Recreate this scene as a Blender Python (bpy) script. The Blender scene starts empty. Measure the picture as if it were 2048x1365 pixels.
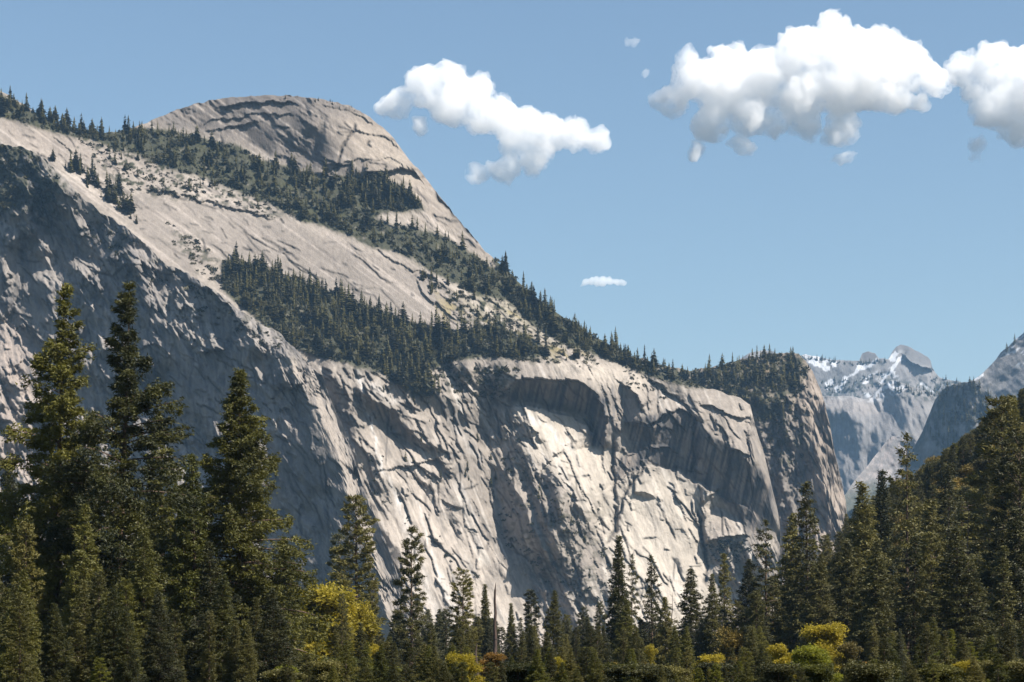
import bpy, math, random
import numpy as np
from math import radians

# ------------------------------------------------------------------ camera, sky, sun, exposure
S = bpy.context.scene
COL = S.collection
F = 3700.0                    # focal length in pixels of the 2048 px wide photograph
UC, VH = 1024.0, 1340.0       # picture column straight ahead, row of the horizon
CAMZ = 1.7
cam_d = bpy.data.cameras.new('camera')
cam = bpy.data.objects.new('camera', cam_d); COL.objects.link(cam)
cam.location = (0, 0, CAMZ); cam.rotation_euler = (radians(90), 0, 0)
cam_d.sensor_width = 36; cam_d.lens = 36 * F / 2048
cam_d.shift_y = (VH - 682.5) / 2048
cam_d.clip_start = 1; cam_d.clip_end = 200000
S.camera = cam

SUN = np.array([0.58, -0.30, 0.76]); SUN = SUN / np.linalg.norm(SUN)
w = bpy.data.worlds.new("World"); S.world = w; w.use_nodes = True
nt = w.node_tree; bg = nt.nodes['Background']
sky = nt.nodes.new('ShaderNodeTexSky'); sky.sky_type = 'NISHITA'; sky.sun_disc = False
sky.sun_elevation = math.asin(SUN[2]); sky.sun_rotation = math.atan2(SUN[0], SUN[1])
sky.altitude = 0; sky.air_density = 1.45; sky.dust_density = 0.8; sky.ozone_density = 3.4
nt.links.new(sky.outputs[0], bg.inputs[0]); bg.inputs[1].default_value = 0.057
sd = bpy.data.lights.new('sun', 'SUN'); sd.energy = 5.0; sd.angle = radians(0.53); sd.color = (1.0, 0.93, 0.835)
so = bpy.data.objects.new('sun', sd); COL.objects.link(so)
import mathutils
so.rotation_euler = mathutils.Vector(SUN).to_track_quat('Z', 'Y').to_euler()
S.view_settings.view_transform = 'Standard'; S.view_settings.look = 'None'
S.view_settings.gamma = 1; S.view_settings.exposure = 1.12
S.cycles.volume_bounces = 24
S.cycles.max_bounces = 26; S.cycles.diffuse_bounces = 1; S.cycles.transparent_max_bounces = 8

# ------------------------------------------------------------------ numpy noise tools
def hash2(ix, iy, seed):
    h = (ix.astype(np.int64) * 374761393 + iy.astype(np.int64) * 668265263 + seed * 974634777) & 0xffffffff
    h = ((h ^ (h >> 13)) * 1274126177) & 0xffffffff
    h = ((h ^ (h >> 16)) * 2246822519) & 0xffffffff
    return ((h ^ (h >> 15)) & 0xffffff) / float(0xffffff)

def vnoise(x, y, seed):
    ix = np.floor(x); iy = np.floor(y); fx = x - ix; fy = y - iy
    fx = fx * fx * fx * (fx * (fx * 6 - 15) + 10); fy = fy * fy * fy * (fy * (fy * 6 - 15) + 10)
    a = hash2(ix, iy, seed); b = hash2(ix + 1, iy, seed); c = hash2(ix, iy + 1, seed); d = hash2(ix + 1, iy + 1, seed)
    return ((a + (b - a) * fx) * (1 - fy) + (c + (d - c) * fx) * fy) * 2 - 1

def fbm(x, y, seed, octs=4, gain=0.5):
    r = 0; a = 1.0; n = 0
    for o in range(octs):
        r = r + a * vnoise(x * 2 ** o + 17.3 * o, y * 2 ** o - 9.1 * o, seed + o); n += a; a *= gain
    return r / n * 1.6

def rot(x, y, deg, lx, ly):
    """coordinates along (lx) and across (ly) the direction that points deg below the horizontal to the right"""
    c, s = math.cos(radians(deg)), math.sin(radians(deg))
    return (x * c + y * s) / lx, (-x * s + y * c) / ly

def cells(x, y, seed):
    """voronoi: two random numbers of the cell, and distance to the cell's border"""
    ix = np.floor(x); iy = np.floor(y)
    d1 = np.full(x.shape, 9.0); d2 = np.full(x.shape, 9.0)
    r1 = np.zeros(x.shape); r2 = np.zeros(x.shape)
    for i in (-1, 0, 1):
        for j in (-1, 0, 1):
            cx = ix + i; cy = iy + j
            px = cx + hash2(cx, cy, seed); py = cy + hash2(cx, cy, seed + 7)
            d = np.hypot(px - x, py - y)
            m = d < d1
            d2 = np.where(m, d1, np.minimum(d2, d))
            r1 = np.where(m, hash2(cx, cy, seed + 11), r1); r2 = np.where(m, hash2(cx, cy, seed + 13), r2)
            d1 = np.where(m, d, d1)
    return r1 * 2 - 1, r2 * 2 - 1, d2 - d1

def sstep(a, b, x):
    t = np.clip((x - a) / (b - a), 0, 1); return t * t * (3 - 2 * t)

def blur(a, sg):
    h, w_ = a.shape
    p = int(3 * sg) + 1
    b = np.pad(a, p, mode='edge'); H, W = b.shape
    ky = np.fft.fftfreq(H)[:, None]; kx = np.fft.rfftfreq(W)[None, :]
    g = np.exp(-2 * (math.pi * sg) ** 2 * (kx * kx + ky * ky))
    return np.fft.irfft2(np.fft.rfft2(b) * g, s=b.shape)[p:p + h, p:p + w_]

def inpoly(poly, U, V):
    m = np.zeros(U.shape, bool)
    P = list(poly); n = len(P)
    for i in range(n):
        x1, y1 = P[i]; x2, y2 = P[(i + 1) % n]
        if y1 == y2: continue
        c = (V >= min(y1, y2)) & (V < max(y1, y2))
        m ^= c & (U < (x2 - x1) * (V - y1) / (y2 - y1) + x1)
    return m

def linedist(pts, U, V):
    """distance to a polyline, side (+1 on the left hand of its direction = above a line drawn to the right), place along it 0..1"""
    best = np.full(U.shape, 1e9); side = np.zeros(U.shape); tt = np.zeros(U.shape)
    L = [math.dist(pts[i], pts[i + 1]) for i in range(len(pts) - 1)]; T = sum(L); acc = 0
    for i in range(len(pts) - 1):
        (x1, y1), (x2, y2) = pts[i], pts[i + 1]
        dx, dy = x2 - x1, y2 - y1
        t = np.clip(((U - x1) * dx + (V - y1) * dy) / (L[i] ** 2), 0, 1)
        d = np.hypot(U - x1 - t * dx, V - y1 - t * dy)
        m = d < best
        s = np.where((U - x1) * dy - (V - y1) * dx > 0, 1.0, -1.0)
        best = np.where(m, d, best); side = np.where(m, s, side); tt = np.where(m, (acc + t * L[i]) / T, tt)
        acc += L[i]
    return best, side, tt

def poisson(gx, gy):
    """height field on the grid whose forward differences are closest to gx, gy"""
    h, w_ = gx.shape
    div = np.zeros((h, w_))
    div[:, :-1] += gx[:, :-1]; div[:, 1:] -= gx[:, :-1]
    div[:-1, :] += gy[:-1, :]; div[1:, :] -= gy[:-1, :]
    m = np.block([[div, div[:, ::-1]], [div[::-1, :], div[::-1, ::-1]]])
    fr = np.fft.rfft2(m)
    ky = np.fft.fftfreq(2 * h)[:, None]; kx = np.fft.rfftfreq(2 * w_)[None, :]
    den = 2 * np.cos(2 * np.pi * kx) + 2 * np.cos(2 * np.pi * ky) - 4
    den[0, 0] = 1; fr = fr / den; fr[0, 0] = 0
    return np.fft.irfft2(fr, s=m.shape)[:h, :w_]

# ------------------------------------------------------------------ rock faces: a depth field over view directions, made solid
def lerp_line(pts, u):
    p = np.array(pts, float); return np.interp(u, p[:, 0], p[:, 1])

class Rock:
    def __init__(self, u0, u1, v0, v1, step, seed):
        self.u0, self.v0, self.step = u0, v0, step
        self.u = np.arange(u0, u1 + 1, step, float); self.v = np.arange(v0, v1 + 1, step, float)
        self.U, self.V = np.meshgrid(self.u, self.v); self.seed = seed
        U, V = self.U, self.V
        self.WU = U + 5 * fbm(U / 20, V / 20, seed + 90, 4); self.WV = V + 5 * fbm(U / 20, V / 20, seed + 95, 4)
        self.A = np.zeros(U.shape); self.B = np.zeros(U.shape)       # recede to the right, recede upwards
        self.rough = np.full(U.shape, 1.0)
        self.dirt = np.zeros(U.shape)
    def base(self, la, lb): self.A[:] = la; self.B[:] = lb
    def facet(self, poly, la, lb, mode='set'):
        m = inpoly(poly, self.WU, self.WV)
        self.A[m] = la; self.B[m] = lb
    def zone(self, poly, la, lb, soft, rough=None):
        m = blur(inpoly(poly, self.U, self.V).astype(float), soft)
        m = np.clip(m, 0, 1)
        self.A += (la - self.A) * m; self.B += (lb - self.B) * m
        if rough is not None: self.rough += (rough - self.rough) * m
        return m
    def mask(self, poly, soft=0, warp=True):
        m = inpoly(poly, self.WU if warp else self.U, self.WV if warp else self.V).astype(float)
        return np.clip(blur(m, soft), 0, 1) if soft else m
    def facets(self, ang, lx, ly, amp, seed, wx=1.0, wy=1.0, where=1.0, warp=0.25):
        x, y = rot(self.U, self.V, ang, lx, ly)
        x = x + warp * fbm(x * 1.7, y * 1.7, seed + 3, 2); y = y + warp * fbm(x * 1.7 + 5, y * 1.7, seed + 5, 2)
        r1, r2, e = cells(x, y, seed)
        self.A += amp * wx * r1 * self.rough * where; self.B += amp * wy * r2 * self.rough * where
        return e
    def solve(self, Y0, au, av, crisp=0.4):
        A = blur(self.A, crisp) if crisp else self.A; B = blur(self.B, crisp) if crisp else self.B
        L = poisson(A * self.step / F, -B * self.step / F)
        self.L = L; self.L += math.log(Y0) - self.at(au, av)
    def at(self, u, v, G=None):
        G = self.L if G is None else G
        x = np.clip((np.asarray(u, float) - self.u0) / self.step, 0, G.shape[1] - 1.001)
        y = np.clip((np.asarray(v, float) - self.v0) / self.step, 0, G.shape[0] - 1.001)
        ix = x.astype(int); iy = y.astype(int); fx = x - ix; fy = y - iy
        return (G[iy, ix] * (1 - fx) + G[iy, ix + 1] * fx) * (1 - fy) + (G[iy + 1, ix] * (1 - fx) + G[iy + 1, ix + 1] * fx) * fy
    def overhang(self, pts, m, up=30, side=1):
        """rock on the upper side of the line stands m metres proud, fading over up pixels"""
        d, s, t = linedist(pts, self.WU, self.WV)
        tp = np.sqrt(np.clip(np.sin(np.pi * np.clip(t, 0.004, 0.996)), 0, 1))
        k = np.exp(-(d / up) ** 1.5) * (s * side > 0) * np.clip(tp * 1.6, 0, 1)
        self.L -= k * m / 2800.0
    def groove(self, pts, m, wd):
        d, s, t = linedist(pts, self.WU, self.WV)
        tp = np.clip(np.sin(np.pi * t) * 4, 0, 1)
        self.L += m / 2800.0 * np.exp(-(d / wd) ** 2) * tp
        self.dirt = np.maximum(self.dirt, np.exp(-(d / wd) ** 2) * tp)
    def plates(self, ang, lx, ly, m, seed, where=1.0, tilt=.5, warp=.3, dist=2800.0):
        """sheets of rock that stand at different depths, each with a crisp edge and a slight tilt"""
        x, y = rot(self.U, self.V, ang, lx, ly)
        x = x + warp * fbm(x * 1.5, y * 1.5, seed + 3, 3); y = y + warp * fbm(x * 1.5 + 5, y * 1.5, seed + 5, 3)
        r1, r2, e = cells(x, y, seed)
        t = r2 * np.sin(x * 2.1 + r1 * 9) + r1 * np.cos(y * 2.3 + r2 * 9)
        self.L += where * (m * (r1 + tilt * t)) / dist
    def cracks(self, n, poly, a0, a1, l0, l1, m0, m1, seed, up=(5, 16)):
        """many short broken joints, the rock on one side standing a little proud"""
        rg = np.random.RandomState(seed); P = np.array(poly, float); k = 0
        while k < n:
            x = rg.uniform(P[:, 0].min(), P[:, 0].max()); y = rg.uniform(P[:, 1].min(), P[:, 1].max())
            if not inpoly(poly, np.array([[x]]), np.array([[y]]))[0, 0]: continue
            k += 1; a = rg.uniform(a0, a1); L = l0 + (l1 - l0) * rg.rand() ** 2; pts = [(x, y)]
            for q in range(4):
                b = radians(a + rg.normal() * 10); x += L / 4 * math.cos(b); y += L / 4 * math.sin(b); pts.append((x, y))
            m = rg.uniform(m0, m1); w_ = rg.uniform(*up); pad = 3 * w_
            i0 = int((min(p[0] for p in pts) - pad - self.u0) / self.step); i1 = int((max(p[0] for p in pts) + pad - self.u0) / self.step)
            j0 = int((min(p[1] for p in pts) - pad - self.v0) / self.step); j1 = int((max(p[1] for p in pts) + pad - self.v0) / self.step)
            i0, j0 = max(0, i0), max(0, j0); i1, j1 = min(self.L.shape[1], i1), min(self.L.shape[0], j1)
            if i1 - i0 < 2 or j1 - j0 < 2: continue
            sl = (slice(j0, j1), slice(i0, i1))
            d, sd_, t = linedist(pts, self.U[sl] * .65 + self.WU[sl] * .35, self.V[sl] * .65 + self.WV[sl] * .35)
            tp = np.clip(np.sin(np.pi * t) * 2.5, 0, 1)
            self.L[sl] -= tp * (sd_ > 0) * np.exp(-(d / w_) ** 1.3) * m / 2800.0
            self.L[sl] += tp * np.exp(-(d / 1.6) ** 2) * m * .5 / 2800.0
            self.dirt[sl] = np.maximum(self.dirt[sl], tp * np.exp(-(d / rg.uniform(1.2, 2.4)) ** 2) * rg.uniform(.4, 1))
    def point(self, u, v):
        Y = np.exp(self.at(u, v))
        return (np.asarray(u) - UC) / F * Y, Y, CAMZ + (VH - np.asarray(v)) / F * Y

def mesh_from(name, co, faces, mat, col=None, parent=None, smooth=False):
    """co (n,3); faces (m,k) all of one size k"""
    me = bpy.data.meshes.new(name)
    co = np.asarray(co, np.float32); faces = np.asarray(faces, np.int32)
    k = faces.shape[1]
    me.vertices.add(len(co)); me.vertices.foreach_set('co', co.ravel())
    me.loops.add(faces.size); me.loops.foreach_set('vertex_index', faces.ravel())
    me.polygons.add(len(faces)); me.polygons.foreach_set('loop_start', np.arange(0, faces.size, k, dtype=np.int32))
    if smooth: me.polygons.foreach_set('use_smooth', np.ones(len(faces), bool))
    if col is not None:
        at = me.color_attributes.new('Col', 'FLOAT_COLOR', 'POINT')
        c = np.ones((len(co), 4), np.float32); c[:, :3] = col; at.data.foreach_set('color', c.ravel())
    me.update(calc_edges=True)
    if mat: me.materials.append(mat)
    o = bpy.data.objects.new(name, me); COL.objects.link(o)
    if parent: o.parent = parent
    return o

def tag(o, label=None, cat=None, group=None, kind=None):
    if label: o['label'] = label
    if cat: o['category'] = cat
    if group: o['group'] = group
    if kind: o['kind'] = kind
    return o

def rock_mesh(name, R, top, bottom, colour, mat, rows=None, back=900.0, jag=3.0, ustep=None, label=None):
    """turn a Rock into a solid hill: front face from the crest line down, and a back that falls away behind the crest"""
    us = np.arange(R.u[0], R.u[-1] + 1e-6, ustep or R.step)
    tp = lerp_line(top, us) + jag * fbm(us / 14.0, us * 0, R.seed + 40, 4)
    n = rows or int((bottom - tp.min()) / R.step)
    s = np.linspace(0, 1, n)[:, None]
    V = tp[None, :] * (1 - s) + bottom * s
    U = np.repeat(us[None, :], n, 0)
    X, Y, Z = R.point(U, V)
    C = np.stack([R.at(U, V, colour[..., i]) for i in range(3)], -1)
    nb = 10
    bx, by, bz, bc = [], [], [], []
    for i in range(nb, 0, -1):
        q = (i / nb)
        dy = back * q
        sy = (Y[0] + dy) / Y[0]
        bx.append(X[0] * sy); by.append(Y[0] + dy); bz.append((Z[0] + 60) * np.cos(q * math.pi / 2) ** 1.0 - 60 - 2 * q)
        bc.append(C[0] * 0.9)
    P = np.concatenate([np.stack([np.array(bx), np.array(by), np.array(bz)], -1), np.stack([X, Y, Z], -1)], 0)
    CC = np.concatenate([np.array(bc), C], 0)
    h, w_ = P.shape[:2]
    idx = np.arange(h * w_).reshape(h, w_)
    f = np.stack([idx[:-1, :-1], idx[1:, :-1], idx[1:, 1:], idx[:-1, 1:]], -1).reshape(-1, 4)
    o = mesh_from(name, P.reshape(-1, 3), f, mat, CC.reshape(-1, 3))
    tag(o, label, 'mountain' if 'cliff' not in name else 'cliff', kind='structure')
    o['category'] = name.replace('_', ' ')
    return o

# ------------------------------------------------------------------ materials
def new_mat(name):
    m = bpy.data.materials.new(name); m.use_nodes = True
    return m, m.node_tree, m.node_tree.nodes['Principled BSDF']

def rock_material(name, bump=1.0, scale=1.0):
    m, t, p = new_mat(name); N = t.nodes; K = t.links.new
    p.inputs['Roughness'].default_value = 0.85
    p.inputs['Specular IOR Level'].default_value = 0.25
    vc = N.new('ShaderNodeVertexColor'); vc.layer_name = 'Col'
    tc = N.new('ShaderNodeTexCoord')
    mp = N.new('ShaderNodeMapping'); mp.inputs['Scale'].default_value = (1, 1, .35)
    K(tc.outputs['Object'], mp.inputs[0])
    n1 = N.new('ShaderNodeTexNoise'); n1.inputs['Scale'].default_value = 0.16 * scale; n1.inputs['Detail'].default_value = 6; n1.inputs['Roughness'].default_value = .7
    K(mp.outputs[0], n1.inputs['Vector'])
    r = N.new('ShaderNodeMapRange'); r.inputs[1].default_value = .3; r.inputs[2].default_value = .7; r.inputs[3].default_value = .78; r.inputs[4].default_value = 1.2
    K(n1.outputs['Fac'], r.inputs[0])
    mx = N.new('ShaderNodeMix'); mx.data_type = 'RGBA'; mx.blend_type = 'MULTIPLY'; mx.inputs['Factor'].default_value = 1
    K(vc.outputs['Color'], mx.inputs['A']); K(r.outputs[0], mx.inputs['B'])
    K(mx.outputs['Result'], p.inputs['Base Color'])
    b = N.new('ShaderNodeBump'); b.inputs['Strength'].default_value = .8 * bump; b.inputs['Distance'].default_value = 1.3 / scale
    n2 = N.new('ShaderNodeTexNoise'); n2.inputs['Scale'].default_value = 0.45 * scale; n2.inputs['Detail'].default_value = 5; n2.inputs['Roughness'].default_value = .65
    K(mp.outputs[0], n2.inputs['Vector']); K(n2.outputs['Fac'], b.inputs['Height']); K(b.outputs[0], p.inputs['Normal'])
    return m
M_ROCK = rock_material('granite')
M_FAR = rock_material('far_granite', 1.0, 0.35)

def mixc(C, m, rgb, k=1.0):
    m = np.clip(m * k, 0, 1)[..., None]
    return C * (1 - m) + np.array(rgb) * m
# ------------------------------------------------------------------ the main massif: dome, slabs and the arched cliff
GR = np.array([0.335, 0.30, 0.265]); PALE = np.array([0.52, 0.475, 0.415]); DARKST = np.array([0.085, 0.085, 0.09])
SCRUB = np.array([0.036, 0.040, 0.018]); SNOW = np.array([0.82, 0.83, 0.85]); OCHRE = np.array([0.30, 0.245, 0.10])

V1 = [(-150,150),(0,190),(60,222),(130,252),(250,262),(290,258),(330,262),(390,274),(430,284),(480,294),(520,322),(600,340),(660,356),(720,352),(800,372),(850,420),(760,425),(745,440),(800,452),(880,470),(950,512),(990,540),(1020,600),(960,590),(900,560),(860,540),(800,505),(740,492),(690,468),(640,450),(600,440),(540,405),(480,382),(400,352),(330,335),(250,300),(180,280),(100,262),(0,232),(-150,200)]
V2 = [(445,520),(500,528),(540,545),(600,562),(700,600),(760,620),(800,640),(850,655),(910,668),(960,655),(1040,668),(1080,690),(1100,712),(1040,716),(960,714),(900,722),(850,745),(870,790),(830,792),(760,745),(700,728),(640,715),(570,690),(530,650),(480,612),(445,575)]
V3 = [(985,505),(1040,558),(1100,606),(1200,668),(1300,720),(1360,750),(1420,775),(1380,775),(1280,745),(1200,712),(1120,682),(1060,645),(1010,592)]

R = Rock(-140, 1580, 150, 1366, 2, 11)
U, V = R.U, R.V
R.base(0.62, 0.45)
R.rough[:] = 1.0
# large orientation zones (recede right, recede up)
slope = [(-200,100),(1700,100),(1600,800),(1480,790),(1380,765),(1250,735),(1190,722),(1060,728),(900,722),(700,728),(560,695),(300,900),(-200,900)]
R.zone(slope, 0.55, 1.25, 10, 0.5)
R.zone(V1, 0.35, 1.7, 6, 1.2)
R.zone(V2, 0.25, 2.0, 6, 1.2)
slab = [(270,385),(420,405),(540,432),(700,490),(800,530),(880,570),(940,600),(900,660),(800,640),(700,600),(600,560),(450,520),(330,540),(260,450)]
R.zone(slab, 0.62, 1.05, 5, 0.22)
R.zone([(-200,230),(0,235),(130,270),(330,320),(330,350),(240,370),(160,340),(60,300),(-200,290)], 0.5, 1.1, 4, 0.35)
dome = [(270,255),(380,190),(560,175),(700,200),(830,310),(900,400),(990,500),(950,505),(850,415),(700,360),(600,335),(500,290),(400,262)]
R.zone(dome, -0.40, 0.65, 8, 0.9)
R.zone([(640,190),(760,235),(860,340),(990,505),(940,500),(850,415),(730,350),(680,300)], 0.75, 0.75, 12, 0.22)
R.zone([(790,270),(1000,520),(950,505),(860,420),(800,330)], 1.5, 0.8, 7, 0.2)
R.zone([(500,180),(620,185),(760,235),(740,250),(600,215),(480,212),(420,215)], 0.0, 1.3, 5, 0.5)
# cliff sub-zones
R.zone([(600,715),(860,760),(1020,740),(1010,900),(860,900),(700,860),(640,780)], 0.55, 0.55, 10, 1.0)
R.zone([(690,860),(1000,930),(1040,1130),(1100,1366),(780,1366),(750,1090)], 0.66, 0.5, 10, 0.5)
R.zone([(1020,800),(1150,835),(1230,890),(1225,1010),(1190,1000),(1110,960),(1060,900)], 0.75, 0.75, 5, 0.28)
R.zone([(1235,1010),(1285,940),(1345,938),(1430,985),(1395,1060),(1410,1100),(1440,1366),(1230,1366),(1225,1120)], 0.68, 0.72, 5, 0.4)
R.zone([(1050,880),(1110,955),(1200,1010),(1230,1150),(1220,1366),(1110,1366)], 0.55, 0.35, 7, 1.25)
R.zone([(1170,735),(1290,750),(1330,800),(1290,820),(1230,840),(1200,900),(1160,780)], 0.55, 0.7, 6, 0.7)

R.zone([(-200,330),(100,420),(300,560),(520,700),(600,800),(700,1100),(760,1366),(-200,1366)], .05, .15, 10, .3)
R.zone([(960,750),(1200,742),(1300,755),(1520,800),(1575,1070),(1500,1090),(1400,1000),(1330,945),(1200,900),(1020,810)], .35, .35, 4, .22)
R.zone([(280,250),(380,190),(560,175),(640,190),(660,330),(600,335),(500,290),(400,262)], -.95, .4, 10, 1.0)
# generated jointing of the granite, at several sizes
R.rough *= np.clip(.85 + .95 * fbm(U / 85, V / 75, 97, 3), .2, 1.5)
slabm = blur(inpoly(slope, U, V).astype(float), 8)
e1 = R.facets(62, 130, 46, 0.75, 101, where=1 - 0.4 * slabm)
R.facets(70, 60, 22, 1.0, 103, where=1 - 0.7 * slabm)
R.facets(66, 34, 11, 0.75, 105, where=1 - 0.6 * slabm)
R.facets(58, 36, 6, 0.6, 107, where=1 - .4 * slabm)
R.facets(68, 22, 3.6, 0.45, 108, where=1 - .4 * slabm)
R.facets(38, 90, 22, 0.35, 109, where=slabm)
R.A += 0.22 * R.rough * fbm(*rot(U, V, 66, 40, 7), 111, 3)
R.B += 0.22 * R.rough * fbm(*rot(U, V, 66, 40, 7), 112, 3)
# brush and rubble under the forests
fm = np.clip(blur((inpoly(V1, U, V) | inpoly(V2, U, V) | inpoly(V3, U, V)).astype(float), 2), 0, 1)
R.A += fm * 1.6 * fbm(U / 7, V / 6, 120, 2); R.B += fm * 1.6 * fbm(U / 7, V / 6, 123, 2)

def F_(p, la, lb): R.facet(p, la * (.92 if la < -.6 else 1), lb)
# gullies and shaded walls of the lower cliff
F_([(645,745),(682,770),(700,809),(716,854),(706,900),(690,905),(668,864),(652,804)], -1.3, .1)
F_([(704,770),(754,800),(791,818),(813,854),(841,882),(891,900),(877,908),(827,897),(795,866),(765,835),(722,795)], -.9, -.5)
F_([(704,791),(718,791),(758,836),(748,838)], -1.2, -.2)
F_([(981,920),(1009,941),(1045,1000),(1063,1054),(1104,1127),(1131,1181),(1109,1190),(1063,1122),(1013,1095),(1000,1054),(1000,1009),(981,972)], -1.5, .1)
F_([(1048,905),(1068,963),(1086,1032),(1113,1100),(1140,1165),(1122,1160),(1086,1077),(1063,1009),(1042,945)], -1.6, .1)
F_([(986,776),(1022,800),(1030,841),(1004,862),(981,842)], -1.5, .1)
F_([(955,838),(975,850),(998,882),(985,890)], -1.2, 0)
F_([(750,1058),(771,1060),(795,1105),(810,1141),(800,1165),(771,1134)], -1.2, .1)
F_([(755,1150),(790,1165),(800,1200),(770,1215)], -1.0, .1)
F_([(1075,1180),(1100,1185),(1150,1250),(1170,1366),(1120,1366)], -1.0, .2)
F_([(1140,1120),(1160,1100),(1180,1180),(1170,1260),(1150,1200)], -.8, .2)
F_([(860,930),(905,985),(930,1015),(915,1020),(880,990)], -.6, .1)
F_([(620,750),(640,760),(660,850),(700,950),(695,975),(650,850)], -.8, .1)
F_([(905,745),(990,755),(1015,790),(960,780),(900,775)], -.5, -.2)
F_([(640,722),(700,728),(740,760),(700,765),(660,750)], 0.9, .6)
F_([(820,760),(900,800),(960,850),(940,860),(880,830),(830,800)], -.6, 0)
# the great arch: its deep soffit, the wall under it
F_([(1000,790),(1022,768),(1053,760),(1097,760),(1141,764),(1167,772),(1189,786),(1204,807),(1208,846),(1206,892),(1186,884),(1178,846),(1146,830),(1101,816),(1057,806),(1022,804)], -.5, -1.3)
F_([(1186,800),(1205,812),(1210,892),(1186,886),(1180,850)], -1.7, .1)
F_([(1046,850),(1056,852),(1086,890),(1066,882),(1035,877)], -1.1, -.4)
F_([(1145,830),(1172,838),(1178,850),(1170,880),(1156,862)], -1.1, .1)
F_([(1158,850),(1180,852),(1184,888),(1160,880)], .3, .2)
F_([(1244,763),(1264,778),(1284,811),(1278,838),(1250,836),(1246,800)], -1.4, .1)
# the stained wall below the second tier of arches
wall = [(1246,840),(1300,832),(1340,822),(1378,820),(1396,850),(1440,881),(1475,903),(1501,930),(1535,952),(1545,996),(1554,1050),(1520,1075),(1497,1075),(1466,1018),(1422,978),(1382,956),(1343,938),(1290,930),(1233,955),(1237,925),(1264,890)]
F_(wall, -.28, -.34)
F_([(1290,812),(1330,800),(1380,800),(1390,830),(1340,828),(1300,840)], .5, .6)
F_([(1380,822),(1398,828),(1402,880),(1395,960),(1385,955)], -1.5, .1)
F_([(1262,848),(1300,846),(1320,856),(1310,880),(1262,882)], -.9, -.8)
F_([(1290,842),(1318,844),(1312,852),(1284,852)], .3, 1.0)
F_([(1310,890),(1350,890),(1356,905),(1330,925),(1300,925),(1312,905)], .2, .15)
F_([(1300,888),(1330,887),(1356,903),(1332,898),(1300,896)], .6, 1.0)
F_([(1250,905),(1296,880),(1302,888),(1256,935),(1236,950)], .5, .2)
F_([(1440,825),(1480,840),(1500,870),(1498,905),(1480,900),(1460,860)], .7, .7)
F_([(1425,800),(1470,815),(1450,825),(1420,822)], .8, .8)
F_([(1380,772),(1440,784),(1495,805),(1504,830),(1470,826),(1420,805),(1395,790)], .45, .85)
F_([(1330,760),(1365,765),(1385,800),(1370,812),(1345,790)], -.2, .5)
F_([(1300,756),(1330,757),(1390,800),(1400,825),(1385,822),(1350,795),(1310,775)], -1.0, -.1)
F_([(1260,770),(1310,780),(1360,800),(1378,818),(1340,812),(1300,800),(1270,790)], .75, .8)
F_([(1405,800),(1440,820),(1452,860),(1440,875),(1420,850),(1408,830)], -.3, .2)
F_([(1500,900),(1522,894),(1540,935),(1550,990),(1565,1060),(1556,1060),(1540,1000),(1526,950)], 1.3, .5)
F_([(1503,862),(1518,872),(1522,892),(1505,895)], .3, .3)
# lower shade under the stepped block on the right
F_([(1409,1004),(1440,984),(1484,987),(1506,1022),(1519,1057),(1506,1082),(1484,1044),(1444,1018),(1404,1013)], -.5, -.5)
F_([(1405,1012),(1444,1018),(1484,1044),(1500,1070),(1488,1066),(1448,1072),(1410,1085)], .65, .9)
F_([(1410,1090),(1448,1075),(1488,1066),(1505,1085),(1500,1120),(1422,1130)], -.9, -.5)
F_([(1394,1018),(1404,1018),(1412,1060),(1420,1120),(1412,1130),(1402,1066)], -1.2, .1)
F_([(1232,1009),(1244,982),(1266,954),(1288,926),(1294,930),(1274,962),(1252,990),(1240,1050),(1232,1080)], -1.0, .1)
F_([(1222,880),(1232,885),(1236,1000),(1226,1000)], -.7, .1)
F_([(1340,1115),(1350,1115),(1372,1145),(1364,1146)], -1.2, 0)
F_([(1270,984),(1290,984),(1312,998),(1290,996)], -.8, -.8)
# dome
F_([(491,251),(525,255),(563,270),(588,291),(586,310),(541,309),(495,282)], -1.5, .05)
F_([(652,230),(660,232),(648,280),(636,316),(618,325),(622,284),(640,250)], -1.6, .1)
F_([(455,212),(500,203),(560,201),(600,203),(590,208),(520,212),(480,218)], -.8, .1)
F_([(590,262),(640,250),(625,320),(600,318)], -.35, .3)
F_([(380,215),(420,220),(400,245),(372,250)], -.9, .2)
F_([(560,285),(600,300),(618,325),(560,330),(530,315)], .3, .9)
R.solve(2560, 700, 1000)
cliffm = (1 - slabm) * np.clip(R.rough, .12, 1.4)
R.plates(63, 110, 34, 4.5, 201, cliffm, tilt=.25)
R.plates(68, 52, 17, 2.4, 203, cliffm, tilt=.25)
R.plates(66, 44, 8, 1.0, 205, cliffm, tilt=.2)
CL_ = [(600,730),(1000,740),(1300,760),(1480,800),(1550,1060),(1500,1300),(820,1340),(700,1000)]
R.cracks(260, CL_, 52, 76, 14, 130, 1.5, 7, 221)
R.cracks(110, CL_, 70, 92, 14, 80, 1.5, 5, 220, (3, 9))
R.cracks(120, CL_, 20, 60, 8, 36, 1.5, 4.5, 222)
R.cracks(60, CL_, -30, 20, 8, 36, 1.5, 4.5, 223)
R.cracks(90, [(600,730),(1000,740),(1030,860),(860,900),(700,880)], 20, 70, 12, 60, 2.5, 7, 224)
R.cracks(40, slab, 22, 44, 20, 120, 1, 3, 225, (4, 10))
R.cracks(30, slab, -10, 25, 8, 30, 1, 2.5, 226, (4, 10))
R.cracks(34, dome, -10, 60, 12, 60, 1, 4, 227, (4, 12))
R.cracks(60, [(0,235),(330,320),(560,410),(560,440),(260,400),(0,290)], 10, 50, 10, 50, 1, 3.5, 228, (4, 10))
R.cracks(80, [(840,550),(1000,590),(1200,700),(1180,740),(930,660)], 20, 50, 8, 40, 1, 4, 229, (4, 10))
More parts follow.
